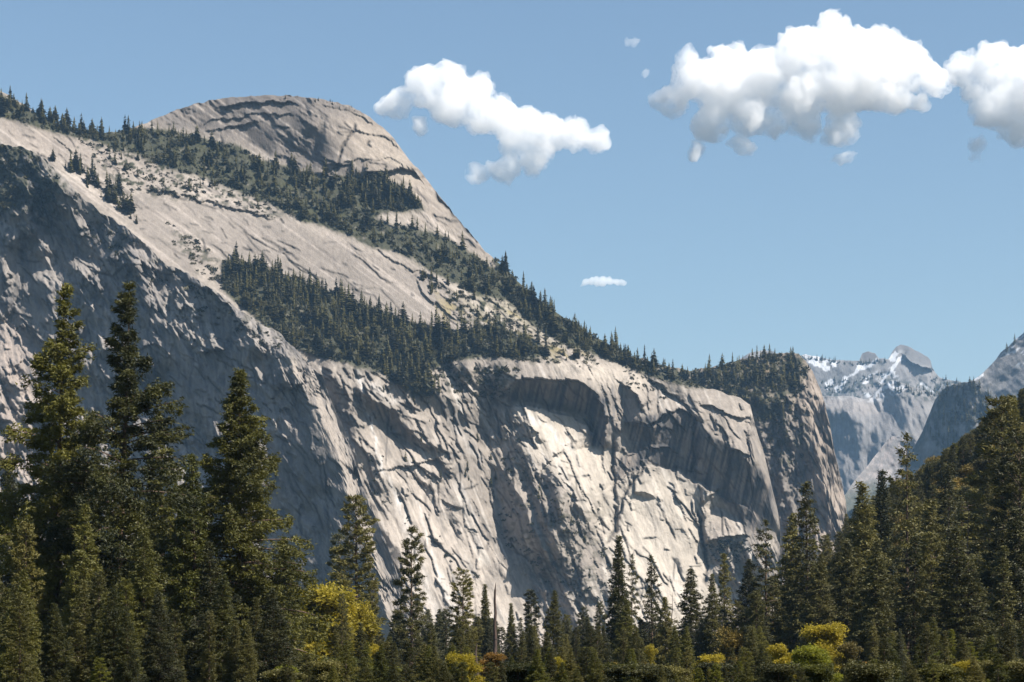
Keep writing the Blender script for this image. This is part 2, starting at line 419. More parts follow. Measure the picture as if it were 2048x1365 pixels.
R.plates(64, 24, 5, .5, 207, cliffm, tilt=.2)
R.plates(38, 120, 20, 1.6, 209, slabm * np.clip(R.rough, .25, 1.2))
R.plates(35, 34, 9, 1.3, 211, slabm * np.clip(R.rough, .25, 1.2))
# overhanging roofs
O = R.overhang
O([(996,790),(1022,767),(1053,758),(1097,758),(1141,762),(1169,770),(1192,785),(1207,807),(1212,850),(1210,898)], 22, 50)
O([(1020,812),(1057,812),(1101,822),(1145,836),(1178,852),(1190,890)], 24, 90, -1)
O([(1236,962),(1262,945),(1290,934),(1343,941),(1382,960),(1422,982),(1440,990)], 17, 80, -1)
O([(777,938),(818,934),(845,922),(872,918),(891,934),(902,948)], 12, 26)
O([(838,936),(860,944),(880,952)], 6, 12)
O([(886,1004),(904,1012),(924,1022)], 6, 16)
O([(927,1050),(955,1068)], 5, 12)
O([(704,782),(754,804),(791,822),(813,858),(841,886),(891,904)], 12, 30)
O([(728,346),(759,340),(782,344),(805,337),(824,341),(842,361)], 14, 30)
O([(286,379),(331,383),(373,390),(411,402),(453,417),(506,428),(548,437)], 9, 14)
O([(1246,843),(1300,848),(1340,822),(1378,824),(1400,850)], 12, 30)
O([(1244,764),(1262,776),(1286,815)], 16, 30)
O([(1300,757),(1345,790),(1385,822),(1392,845)], 10, 22)
O([(1398,808),(1425,812),(1445,824),(1470,832),(1505,838)], 9, 20)
O([(1410,1090),(1448,1075),(1488,1066),(1500,1075)], 12, 14)
O([(1404,1008),(1420,990),(1440,982)], 10, 20)
O([(1462,900),(1490,908),(1500,905)], 8, 30)
O([(1300,896),(1330,894),(1358,906)], 8, 16)
O([(1268,984),(1290,984),(1314,998)], 4, 12)
O([(744,497),(786,520),(831,543),(873,558),(905,585)], 5, 12)
O([(835,560),(850,590),(890,625),(915,640)], 6, 12)
O([(103,274),(129,288),(152,308)], 5, 8)
O([(1046,846),(1060,852),(1088,890)], 8, 16)
for arc, m_ in [([(440,218),(490,207),(560,205),(600,208)], 7), ([(640,212),(700,224),(750,248)], 4), ([(400,252),(440,240),(520,228),(590,232)], 4), ([(640,330),(700,322),(780,318),(850,350)], 4), ([(700,262),(760,272),(800,300)], 4), ([(430,262),(480,250),(520,246)], 6)]:
    O(arc, m_, 9)
G = R.groove
for pts, m, wd in [([(708,246),(709,261),(698,280),(683,295),(679,326),(668,348)], 7, 2.6), ([(738,285),(734,292),(741,297)], 4, 2.5),
                   ([(858,371),(890,412),(925,450),(957,486)], 7, 3), ([(963,1050),(975,1065),(990,1092)], 6, 2.5),
                   ([(918,470),(935,480),(950,495)], 4, 2.5), ([(860,435),(900,440),(930,452),(960,492)], 5, 2.2),
                   ([(400,480),(410,495),(418,513)], 4, 2.2), ([(553,500),(575,512),(600,522)], 3, 2), ([(480,495),(500,497)], 4, 2),
                   ([(1128,862),(1140,880),(1150,900)], 3, 2), ([(1396,1022),(1404,1066),(1413,1130),(1410,1180)], 9, 3.5),
                   ([(1233,1050),(1246,1000),(1268,966),(1290,930)], 9, 3), ([(1229,870),(1228,940),(1232,1010)], 6, 3),
                   ([(1230,1010),(1232,1060),(1215,1090)], 8, 3), ([(1316,1005),(1330,1030),(1340,1060),(1352,1085)], 3, 2),
                   ([(1388,826),(1392,880),(1388,950)], 7, 3)]:
    G(pts, m, wd)
# exfoliation cracks, generated
x, y = rot(U, V, 64, 52, 15)
x = x + .3 * fbm(x * 2, y * 2, 300, 4); y = y + .3 * fbm(x * 2 + 3, y * 2, 303, 4)
_, _, e = cells(x, y, 305)
R.L += (1.3 / 2800) * np.exp(-(e / .055) ** 2) * (fbm(U / 60, V / 60, 309, 2) > 0.0) * np.clip(R.rough, 0, 1.3)
R.L += (0.9 / 2800) * fbm(*rot(U, V, 66, 16, 5), 310, 3) * np.clip(R.rough, .25, 1.2)

# rock colour: fresh pale slabs, water stains, lichen, brush, painted dome and arch shade
C = np.ones(U.shape + (3,)) * GR
C *= (1 + .16 * fbm(U / 60, V / 60, 400, 4))[..., None]
C *= (1 + .10 * fbm(U / 5, V / 5, 404, 3))[..., None]
C = mixc(C, R.mask(dome, 4), (.165, .148, .137), .92)  # brown grey of the dome, deepened to paint in its shaded left face
C = mixc(C, R.mask(dome, 4) * sstep(.0, .5, fbm(*rot(U, V, 20, 60, 9), 406, 4)), (.15, .14, .135), .6)
C = mixc(C, R.mask([(640,240),(760,235),(1000,515),(950,505),(850,415),(730,350)], 14), (.43, .375, .315), .9)  # sunlit right flank of the dome painted paler and warmer
C = mixc(C, R.mask([(-200,150),(0,190),(330,320),(330,350),(240,370),(60,300),(-200,290)], 6), (.30, .265, .235), .8)
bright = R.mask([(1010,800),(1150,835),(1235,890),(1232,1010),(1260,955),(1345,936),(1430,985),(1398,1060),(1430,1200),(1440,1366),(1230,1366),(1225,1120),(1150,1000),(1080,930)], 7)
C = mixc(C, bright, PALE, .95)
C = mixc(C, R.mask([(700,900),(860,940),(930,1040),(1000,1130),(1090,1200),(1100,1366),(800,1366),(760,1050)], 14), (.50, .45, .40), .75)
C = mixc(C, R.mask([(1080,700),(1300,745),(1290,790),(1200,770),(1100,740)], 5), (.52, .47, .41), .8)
C = mixc(C, R.mask(slab, 4), (.275, .247, .222), .9)
C = mixc(C, R.mask([(900,560),(1040,600),(1180,700),(1100,690),(1050,660),(940,620)], 6), (.36, .33, .25), .8)
st = fbm(*rot(U, V, 67, 130, 4.0), 410, 3)                        # pale and dark streaks down the cliff
cl = 1 - slabm
C *= (1 + (.14 * st) * cl)[..., None]
C = mixc(C, sstep(.35, .8, fbm(*rot(U, V, 68, 160, 6), 414, 2)) * cl * sstep(-.1, .4, fbm(U / 70, V / 90, 417, 2)), (.64, .61, .57), .5)
C = mixc(C, sstep(.45, .8, fbm(*rot(U, V, 36, 190, 5), 416, 2)) * slabm * (1 - fm), (.50, .45, .41), .5 + 0 * U)
C *= (1 + (.10 * fbm(*rot(U, V, 38, 90, 3.5), 418, 3)) * slabm)[..., None]
C = mixc(C, sstep(.35, .7, fbm(*rot(U, V, 30, 40, 10), 430, 3)) * R.mask([(860,560),(1010,600),(1200,700),(1150,730),(900,680)], 5), OCHRE, .7)
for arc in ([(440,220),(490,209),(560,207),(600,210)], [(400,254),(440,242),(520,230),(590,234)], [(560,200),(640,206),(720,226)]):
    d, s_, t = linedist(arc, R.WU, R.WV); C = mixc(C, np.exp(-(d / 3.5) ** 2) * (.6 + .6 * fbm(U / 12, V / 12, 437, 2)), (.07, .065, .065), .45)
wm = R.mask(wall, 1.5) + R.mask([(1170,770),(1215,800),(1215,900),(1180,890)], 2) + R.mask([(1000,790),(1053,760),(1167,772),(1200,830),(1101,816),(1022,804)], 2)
C = mixc(C, np.clip(wm, 0, 1), (.118, .115, .117), .88)  # even dark base: stained granite, with arch and overhang shade painted in
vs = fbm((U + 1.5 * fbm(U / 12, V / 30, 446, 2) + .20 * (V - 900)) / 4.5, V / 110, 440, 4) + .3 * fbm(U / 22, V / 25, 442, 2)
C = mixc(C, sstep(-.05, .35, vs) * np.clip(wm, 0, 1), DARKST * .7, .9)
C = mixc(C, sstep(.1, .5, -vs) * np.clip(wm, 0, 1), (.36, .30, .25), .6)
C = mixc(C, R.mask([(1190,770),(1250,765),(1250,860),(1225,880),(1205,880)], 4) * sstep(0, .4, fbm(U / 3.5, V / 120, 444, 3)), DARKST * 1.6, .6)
for a_, b_, wd, k in [((712,740),(742,850),3,.9), ((742,850),(765,940),4,.8), ((790,990),(875,1240),9,.55), ((760,930),(800,1010),5,.6), ((835,1000),(900,1230),4,.5),
                      ((720,760),(790,800),9,.5), ((1040,815),(1075,850),9,.8), ((1090,850),(1140,900),7,.7), ((900,840),(960,920),8,.4)]:
    d, s_, t = linedist([a_, b_], R.WU, R.WV)
    C = mixc(C, np.exp(-(d / wd) ** 2) * (.6 + .4 * fbm(U / 4, V / 30, 450, 2)), (.74, .73, .72), k)
d, _, _ = linedist([(905,900),(925,960),(950,1030)], R.WU, R.WV)
C = mixc(C, np.exp(-(d / 5) ** 2) * (.5 + .5 * fbm(U / 4, V / 20, 455, 2)), DARKST * 2, .6)
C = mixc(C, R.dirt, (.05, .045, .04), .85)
C = mixc(C, np.exp(-(e / .05) ** 2) * (fbm(U / 50, V / 50, 431, 2) > 0) * np.clip(R.rough, 0, 1), (.07, .06, .055), .6)
C = mixc(C, sstep(.30, .75, fbm(*rot(U, V, 66, 70, 9), 433, 4)) * cl * (1 - .6 * bright), (.15, .14, .13), .6)
C = mixc(C, sstep(.35, .8, fbm(*rot(U, V, 36, 90, 9), 435, 4)) * slabm, (.17, .15, .135), .55)
# brush and soil
brush = np.clip(fm * 1.5 + .9 * fbm(U / 9, V / 7, 460, 4) * fm, 0, 1)
sp = sstep(.30, .5, fbm(U / 14, V / 8, 465, 4))
soft = np.clip(R.mask([(860,545),(1010,590),(1180,700),(1200,730),(1040,725),(930,660)], 6) + R.mask([(230,330),(420,350),(560,410),(560,440),(400,400),(260,385)], 5) + R.mask([(100,270),(340,310),(330,350),(240,372),(190,320)], 5)
               + .8 * R.mask([(640,730),(880,790),(1010,800),(1040,740),(900,725)], 6) + .5 * R.mask([(1000,840),(1060,900),(1200,1010),(1210,1200),(1130,1200),(1000,1080)], 8) + .8 * R.mask([(330,440),(450,520),(440,575),(360,520)], 6), 0, 1)
brush = np.clip(brush + sp * soft, 0, 1)
C = mixc(C, brush, SCRUB, .95)
C = mixc(C, sstep(.1, .5, fbm(U / 16, V / 10, 470, 3)) * fm, (.06, .062, .022), .5)
R.L -= brush * (1.2 + 2.0 * fbm(U / 3, V / 3, 475, 2)) / 2800
topB = [(-140,110),(0,182),(60,218),(100,240),(150,257),(200,265),(250,262),(300,243),(340,225),(380,210),(430,200),(480,193),(540,190),(600,192),(650,199),(700,212),(730,227),(760,250),(790,282),(820,320),(850,354),(880,392),(910,430),(940,467),(970,502),(1000,530),(1040,566),(1080,602),(1120,630),(1160,657),(1200,680),(1240,702),(1280,722),(1320,744),(1360,762),(1400,773),(1440,783),(1480,797),(1500,810),(1508,840),(1516,870),(1526,900),(1536,940),(1546,985),(1555,1020),(1561,1060),(1566,1200),(1570,1366)]
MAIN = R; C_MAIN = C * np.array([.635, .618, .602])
def finish_main():
    # the near cliff stands in front: the massif passes behind it
    ov = (R.U <= 830) & (R.V >= lerp_line(topA, R.U) - 12)
    lim = LEFT.at(R.U, np.clip(R.V, 255, 1366)) + 0.02
    k = sstep(0, 30, R.V - lerp_line(topA, R.U)) * (R.U <= 830)
    R.L = np.where(R.U <= 826, R.L + k * np.maximum(lim - R.L, 0), R.L)
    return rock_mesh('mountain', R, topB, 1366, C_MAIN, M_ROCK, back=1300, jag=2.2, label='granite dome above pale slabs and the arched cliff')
MAIN_TOP = topB

# ------------------------------------------------------------------ the shaded near cliff on the left
A = Rock(-140, 830, 250, 1366, 2, 31)
U, V = A.U, A.V
A.base(-0.60, 0.18)
A.rough[:] = 1.0
A.zone([(-200,250),(100,280),(160,380),(120,440),(-200,420)], -.5, .3, 6, 1.3)
A.zone([(60,400),(260,470),(340,560),(400,600),(330,720),(240,700),(200,560)], -.35, .2, 8, 1.2)
A.zone([(346,700),(544,720),(560,860),(340,860)], -.60, .05, 4, .45)
A.zone([(-200,600),(80,600),(220,560),(300,620),(300,900),(90,700),(-200,640)], -.5, .12, 6, .8)
A.zone([(-200,640),(40,640),(90,720),(90,1000),(-200,1000)], .35, .6, 6, 1.2)
A.zone([(545,850),(640,850),(700,1000),(760,1200),(560,1250),(540,1000)], -1.0, .10, 5, .55)
A.rough *= np.clip(.9 + .9 * fbm(U / 80, V / 70, 98, 3), .3, 1.5)
A.facets(62, 100, 40, 0.75, 501)
A.facets(50, 48, 22, 1.1, 503)
A.facets(75, 24, 10, 0.95, 505)
A.facets(48, 26, 7, 0.85, 507)
A.facets(74, 20, 4, 0.6, 508)
A.A += .22 * A.rough * fbm(*rot(U, V, 84, 40, 6), 511, 3)
f = A.facet
L1 = (.6, .6)
f([(49,428),(86,452),(123,477),(154,508),(185,529),(209,557),(206,590),(182,560),(148,540),(108,500),(80,475),(52,446)], *L1)
f([(10,500),(24,505),(30,557),(15,590),(0,605),(-20,600),(5,560)], *L1)
f([(36,557),(46,560),(34,610),(15,645),(8,640),(22,590)], *L1)
f([(-100,640),(31,646),(62,674),(90,720),(60,760),(-100,720)], .5, .8)
f([(190,468),(240,490),(235,500),(195,482)], .4, .6)
f([(130,400),(180,440),(205,480),(190,480),(150,440)], .15, .4)
f([(372,580),(428,612),(438,660),(446,697),(396,700),(385,645),(359,614)], .42, .62)
f([(300,600),(360,620),(385,650),(380,690),(330,660),(290,640)], .2, .5)
f([(170,600),(215,585),(240,640),(210,700),(180,680)], .25, .4)
f([(385,566),(407,570),(438,590),(470,628),(491,665),(493,716),(465,740),(449,700),(440,655),(428,612),(399,590)], -1.0, -.1)
f([(475,645),(499,651),(541,677),(548,721),(512,690),(491,667)], .55, .6)
f([(400,562),(440,588),(480,618),(560,668),(572,684),(545,690),(500,655),(470,632),(430,592)], .6, .9)
f([(300,530),(345,562),(385,567),(372,585),(340,575),(305,560)], -.2, .4)
f([(557,725),(597,709),(640,760),(655,800),(689,870),(720,960),(712,1000),(690,950),(668,895),(640,830),(610,780),(570,759)], .6, .55)
f([(690,950),(712,1000),(760,1100),(800,1190),(840,1366),(800,1366),(770,1220),(735,1100),(700,1000)], .7, .5)
f([(560,775),(590,790),(600,820),(580,830),(562,805)], .4, .6)
f([(346,845),(400,848),(402,870),(380,880),(350,865)], .4, .9)
f([(346,720),(368,722),(372,800),(350,850)], -1.1, .1)
f([(600,800),(640,860),(680,940),(660,950),(620,880)], -1.2, .1)
A.solve(2200, 700, 1000)
ar = np.clip(A.rough, .15, 1.4)
A.plates(58, 80, 30, 5.0, 251, ar, dist=2400); A.plates(66, 38, 15, 3.4, 253, ar, dist=2400); A.plates(50, 18, 8, 1.2, 255, ar, dist=2400, tilt=.25)
A.cracks(320, [(0,320),(300,520),(560,690),(700,1000),(0,1100)], 40, 85, 14, 90, 2, 7, 231); A.cracks(140, [(0,320),(300,520),(560,690),(640,900),(0,900)], 0, 50, 8, 50, 2, 6, 232)
A.plates(60, 20, 5.5, .7, 257, ar, dist=2400)
o_ = A.overhang
o_([(383,568),(407,573),(438,593),(472,634),(493,667)], 16, 30)
o_([(396,702),(420,704),(450,697)], 14, 22)
o_([(150,540),(182,562),(206,590)], 10, 30)
o_([(220,560),(250,530),(290,528),(320,560)], 9, 26)
o_([(60,330),(100,360),(140,400)], 8, 20)
o_([(270,700),(310,690),(340,708)], 9, 20)
o_([(240,500),(285,520),(330,560)], 7, 20)
x, y = rot(U, V, 70, 36, 15)
x = x + .35 * fbm(x, y, 520, 3); y = y + .35 * fbm(x + 3, y, 523, 3)
_, _, e = cells(x, y, 525)
A.L += (3.0 / 2500) * np.exp(-(e / .07) ** 2) * (fbm(U / 50, V / 50, 529, 2) > -.1) * np.clip(A.rough, 0, 1.3)
A.L += (1.2 / 2500) * fbm(*rot(U, V, 72, 14, 5), 530, 3) * np.clip(A.rough, .3, 1.2)
C = np.ones(U.shape + (3,)) * np.array([.285, .265, .25])
C *= (1 + .22 * fbm(U / 50, V / 50, 540, 4))[..., None]
C *= (1 + .13 * fbm(A.WU / 4.5, V / 60, 544, 3))[..., None]
C = mixc(C, sstep(.1, .6, fbm(A.WU / 8, V / 60, 546, 4)) * sstep(-.2, .3, fbm(U / 60, V / 50, 547, 2)), DARKST * 1.2, .7)
C = mixc(C, A.mask([(557,725),(597,709),(655,790),(720,960),(830,1366),(790,1366),(690,980),(610,780)], 4), GR * 1.15, .9)
C = mixc(C, A.mask([(-200,640),(40,640),(90,720),(90,1000),(-200,1000)], 5), (.38, .33, .30), .8)
C = mixc(C, A.mask([(372,580),(428,612),(446,697),(396,700),(359,614)], 3), (.34, .32, .30), .8)
C = mixc(C, A.dirt, (.05, .045, .04), .85)
C = mixc(C, sstep(.2, .7, fbm(*rot(U, V, 78, 60, 9), 549, 4)), DARKST * 1.4, .5)
br = np.clip(A.mask([(-200,250),(40,280),(100,320),(130,365),(110,400),(60,425),(-200,440)], 4) * (1 + 1.2 * fbm(U / 12, V / 9, 550, 3)), 0, 1)
br = np.clip(br + sstep(.35, .6, fbm(U / 13, V / 9, 555, 4)) * .7 * A.mask([(-200,250),(120,330),(340,540),(560,670),(600,720),(540,720),(300,560),(150,460),(-200,560)], 8), 0, 1)
C = mixc(C, br, SCRUB, .92)
A.L -= br * (2.5 + 3 * fbm(U / 3, V / 3, 560, 2)) / 2500
topA = [(-140,280),(0,290),(30,291),(60,300),(95,320),(115,343),(140,368),(170,398),(200,423),(235,444),(262,464),(285,484),(310,508),(335,530),(372,545),(410,570),(440,591),(470,613),(500,632),(530,651),(560,668),(575,684),(598,706),(620,732),(645,752),(660,795),(680,840),(696,880),(718,950),(740,1010),(770,1080),(800,1160),(822,1240),(830,1366)]
LEFT = A
R.A = R.B = None
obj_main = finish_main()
rock_mesh('cliff', A, topA, 1366, C * np.array([.64, .62, .60]), M_ROCK, back=260, jag=3.0, label='dark streaked cliff in shade on the left')

# ------------------------------------------------------------------ the rounded column at the cliff's right end
K_ = Rock(1120, 1720, 660, 1366, 2, 61)
U, V = K_.U, K_.V
K_.base(-.45, .3)
K_.zone([(1560,700),(1625,700),(1720,1000),(1720,1366),(1640,1366),(1640,1040),(1600,850)], .75, .28, 5, 1.0)
K_.zone([(1645,800),(1720,1000),(1720,1366),(1680,1366),(1670,1000)], 1.3, .25, 5, .8)
K_.zone([(1100,600),(1540,690),(1620,720),(1600,790),(1540,810),(1480,800),(1100,760)], .1, 1.5, 5, 1.4)
K_.zone([(1490,800),(1570,800),(1620,900),(1640,1050),(1600,1060),(1540,1060)], -.9, .10, 5, 1.0)
K_.facets(76, 90, 26, .7, 601); K_.facets(72, 40, 13, .95, 603); K_.facets(80, 20, 8, .9, 605); K_.facets(74, 24, 4, .5, 607)
f = K_.facet
f([(1580,730),(1600,760),(1622,850),(1648,960),(1655,1040),(1640,1040),(1622,960),(1600,870),(1585,800)], -1.2, .1)
f([(1600,765),(1640,800),(1660,870),(1662,900),(1650,880),(1620,820)], -1.0, .1)
f([(1545,880),(1560,900),(1600,960),(1608,990),(1590,990),(1560,930)], .4, .3)
f([(1572,815),(1592,820),(1594,850),(1576,850)], .2, .3)
K_.solve(3120, 1640, 900)
K_.plates(76, 80, 20, 4.5, 261, 1, dist=3100); K_.plates(74, 36, 11, 3.0, 263, 1, dist=3100); K_.cracks(150, [(1500,800),(1600,710),(1690,1000),(1660,1100),(1560,1080)], 60, 88, 12, 90, 1.5, 6, 241); K_.cracks(60, [(1500,800),(1600,710),(1690,1000),(1660,1100),(1560,1080)], 10, 50, 6, 30, 1.5, 5, 242)
for pts, m, up in [([(1640,770),(1655,810),(1662,850)], 14, 24), ([(1560,790),(1580,800),(1600,830)], 8, 20)]: K_.overhang(pts, m, up)
x, y = rot(U, V, 78, 40, 12); x = x + .3 * fbm(x, y, 620, 3); y = y + .3 * fbm(x + 3, y, 623, 3)
_, _, e = cells(x, y, 625)
K_.L += (2.6 / 3100) * np.exp(-(e / .07) ** 2) * (fbm(U / 40, V / 60, 629, 2) > -.1)
C = np.ones(U.shape + (3,)) * np.array([.30, .265, .235])
C *= (1 + .2 * fbm(U / 40, V / 40, 640, 4))[..., None]
C *= (1 + .16 * fbm(*rot(U, V, 78, 70, 3.5), 644, 3))[..., None]
C = mixc(C, K_.mask([(1490,800),(1570,800),(1620,900),(1640,1050),(1540,1060)], 6), (.17, .165, .16), .75)  # front turned from the sun, its shade deepened in the colour
C = mixc(C, K_.dirt, (.05, .045, .04), .85)
ct = [(1100,600),(1540,690),(1612,700),(1612,760),(1590,790),(1560,800),(1560,830),(1520,830),(1480,800),(1100,800)]
cm = K_.mask(ct, 3)
br = np.clip(cm * (1.1 + 1.0 * fbm(U / 9, V / 7, 650, 3)), 0, 1)
br = np.clip(br + sstep(.25, .5, fbm(U / 8, V / 10, 655, 3)) * K_.mask([(1490,790),(1600,790),(1620,900),(1560,960),(1510,900)], 6) * .8, 0, 1)
C = mixc(C, sstep(.3, .5, fbm(U / 14, V / 7, 657, 3)) * K_.mask([(1480,715),(1600,720),(1590,770),(1480,765)], 3), (.36, .29, .21), .8)
C = mixc(C, br * (1 - .6 * sstep(.35, .5, fbm(U / 14, V / 7, 657, 3))), SCRUB * 1.1, .95)
K_.L -= br * (2.5 + 3 * fbm(U / 3, V / 3, 660, 2)) / 3100
topC = [(1120,645),(1150,665),(1200,686),(1250,706),(1300,724),(1340,736),(1380,742),(1420,735),(1450,728),(1480,722),(1500,716),(1540,710),(1575,706),(1598,708),(1612,722),(1625,742),(1640,775),(1650,806),(1660,850),(1668,900),(1678,940),(1686,975),(1692,1005),(1694,1030),(1700,1060),(1712,1200),(1720,1366)]
COLM = K_
rock_mesh('cliff', K_, topC, 1366, C * np.array([.64, .60, .56]), M_ROCK, back=500, jag=2.5, label='rounded brown granite column, right end of the cliff')

# ------------------------------------------------------------------ distant high country
def far_rock(name, u0, u1, v0, v1, seed, base, Y0, anchor, zones, facets, top, paint, fa, amp, back, label, bottom=1366, overh=(), step=1.5):
    Q = Rock(u0, u1, v0, v1, step, seed)
    Q.base(*base)
    for z in zones: Q.zone(*z)
    for ang, lx, ly, a_ in fa: Q.facets(ang, lx, ly, a_ * amp, seed + int(lx))
    for z in facets: Q.facet(*z)
    Q.solve(Y0, *anchor)
    for z in overh: Q.overhang(*z)
    C = np.ones(Q.U.shape + (3,)) * np.array([.30, .28, .265])
    C *= (1 + .18 * fbm(Q.U / 20, Q.V / 20, seed + 1, 4))[..., None]
    C = paint(Q, C)
    rock_mesh(name, Q, top, bottom, C * np.array([.48, .49, .51]), M_FAR, back=back, jag=1.3, label=label)
    return Q

def p2(Q, C):
    U, V = Q.U, Q.V
    C = mixc(C, Q.mask([(1600,730),(1700,722),(1760,735),(1700,790),(1620,800)], 2), (.20, .195, .19), .7)
    sn = 0
    for a_, b_, wd in [((1762,765),(1785,735),6), ((1785,735),(1800,718),5), ((1672,778),(1720,735),6), ((1605,712),(1665,724),9), ((1620,725),(1650,735),8), ((1780,722),(1796,702),7), ((1755,760),(1790,745),5), ((1840,768),(1865,782),4), ((1720,740),(1755,722),4), ((1655,770),(1664,765),5)]:
        d, s, t = linedist([a_, b_], Q.WU, Q.WV); sn = np.maximum(sn, (d < wd * (.7 + .5 * fbm(U / 8, V / 8, 701, 2))).astype(float))
    sn = np.maximum(sn, sstep(.25, .45, fbm(*rot(U, V, -35, 14, 6), 703, 3)) * Q.mask([(1700,770),(1790,730),(1800,760),(1740,800)], 2))
    C = mixc(C, sn, SNOW, .95)
    tr = sstep(.0, .3, fbm(U / 5, V / 5, 705, 3)) * (Q.mask([(1620,770),(1700,760),(1780,755),(1900,760),(1990,775),(1990,830),(1620,830)], 4)) * (1 - sn)
    C = mixc(C, tr, (.05, .06, .045), .9)
    C = mixc(C, Q.mask([(1768,690),(1800,686),(1864,715),(1864,735),(1840,728),(1815,712),(1785,700)], 1), (.17, .165, .16), .8)
    return C
Q2 = far_rock('mountain', 1440, 2180, 660, 1366, 700, (.1, .7), 9300, (1800, 760),
    [([(1780,690),(1900,720),(1900,780),(1800,770)], .5, .55, 4), ([(1660,720),(1780,740),(1700,800),(1640,800)], -.4, .7, 4)],
    [([(1850,738),(1878,752),(1878,770),(1860,768)], 1.2, .6), ([(1690,735),(1720,740),(1672,780),(1660,770)], -.9, .5), ([(1722,705),(1750,704),(1755,725),(1722,725)], -.6, .2)],
    [(1440,740),(1490,712),(1505,704),(1525,701),(1545,703),(1560,712),(1590,714),(1612,710),(1630,712),(1650,717),(1690,722),(1718,722),(1724,708),(1736,704),(1750,706),(1758,718),(1776,718),(1785,703),(1793,693),(1803,689),(1816,693),(1840,705),(1855,714),(1862,724),(1864,736),(1872,748),(1880,757),(1900,760),(1940,768),(2000,775),(2180,780)],
    p2, [(40, 60, 22, .5), (-40, 30, 14, .6), (70, 14, 7, .6)], .8, 2500, 'snow streaked summit with an overhanging bald cap, farthest of all',
    overh=[([(1806,710),(1830,724),(1850,737),(1863,740)], 16, 12)])

def p3(Q, C):
    U, V = Q.U, Q.V
    C = mixc(C, Q.mask([(1735,800),(1778,762),(1790,764),(1815,775),(1790,790),(1778,788),(1768,800),(1755,812)], 1.5) * sstep(-.5, -.1, fbm(U / 7, V / 5, 721, 3)), SNOW, 1)
    C = mixc(C, Q.mask([(1655,794),(1700,794),(1775,802),(1768,812),(1740,800),(1680,799)], 1), SNOW * .9, .4)
    C = mixc(C, sstep(.05, .3, fbm(U / 5, V / 4, 723, 3)) * Q.mask([(1780,785),(1850,772),(1890,800),(1860,805),(1790,795)], 2), (.05, .06, .045), .85)
    C = mixc(C, Q.mask([(1655,796),(1775,802),(1765,830),(1700,830),(1655,812)], 3), (.40, .36, .33), .9)
    C = mixc(C, sstep(.2, .5, fbm(U / 4, V / 80, 725, 2)) * Q.mask([(1655,830),(1780,830),(1780,1000),(1655,1000)], 6), (.18, .18, .18), .5)
    return C
Q3 = far_rock('mountain', 1640, 2010, 740, 1366, 740, (.15, .4), 7300, (1760, 830),
    [([(1640,790),(1775,795),(1770,825),(1730,850),(1640,815)], .5, .9, 2), ([(1640,820),(1700,835),(1735,870),(1720,960),(1640,1000)], -1.3, .1, 4),
     ([(1775,785),(1830,800),(1800,900),(1730,960),(1750,850)], -1.2, .2, 3), ([(1830,800),(1880,810),(1840,850),(1815,880)], .7, .7, 3), ([(1735,762),(1880,780),(1890,800),(1780,792),(1740,805)], .5, 1.0, 2)],
    [], [(1640,793),(1700,793),(1736,800),(1750,786),(1765,772),(1780,760),(1795,764),(1830,775),(1860,785),(1880,792),(1900,800),(2010,830)],
    p3, [(70, 60, 18, .5), (75, 26, 9, .7), (74, 16, 5, .8)], 1.0, 900, 'blue hazed cliff with a flat pale top, beyond the column')

def p4(Q, C):
    U, V = Q.U, Q.V
    C = mixc(C, sstep(-.1, .5, fbm(U / 6, V / 6, 761, 4)), (.46, .40, .37), .8)
    C = mixc(C, Q.mask([(1640,1000),(1760,960),(1850,1000),(1850,1366),(1640,1366)], 6), (.05, .07, .04), .8)
    return C
Q4 = far_rock('mountain', 1650, 2000, 860, 1366, 780, (.55, .8), 5600, (1760, 960),
    [([(1790,860),(1900,900),(1850,1050),(1800,960)], -.6, .3, 4)], [([(1775,880),(1800,872),(1790,920),(1750,930)], -.6, .2)],
    [(1650,1020),(1690,990),(1710,960),(1740,925),(1770,885),(1785,872),(1800,874),(1815,878),(1850,880),(2000,880)],
    p4, [(-40, 60, 20, .6), (60, 20, 12, .9), (20, 9, 7, 1.0)], 1.0, 600, 'pale rubble ridge slanting down between the blue cliffs')

def p5(Q, C):
    U, V = Q.U, Q.V
    C = mixc(C, sstep(-.6, .2, fbm(U / 9, V / 16, 791, 4)), (.06, .07, .06), .8)
    C = mixc(C, Q.mask([(1875,850),(1895,840),(1885,900),(1850,920),(1840,900)], 4), (.36, .33, .30), .8)
    return C
Q5 = far_rock('mountain', 1800, 2200, 740, 1366, 800, (-.75, .35), 5200, (1920, 830),
    [([(1930,770),(2000,790),(2000,900),(1960,900)], -.2, .3, 5)], [],
    [(1800,960),(1825,900),(1845,862),(1860,825),(1870,800),(1885,780),(1905,770),(1925,764),(1945,763),(1960,772),(1975,786),(1990,800),(2200,900)],
    p5, [(70, 60, 20, .5), (75, 24, 10, .6), (30, 10, 7, .6)], .9, 700, 'dark wooded blue dome in shade, right of the pale cliffs')

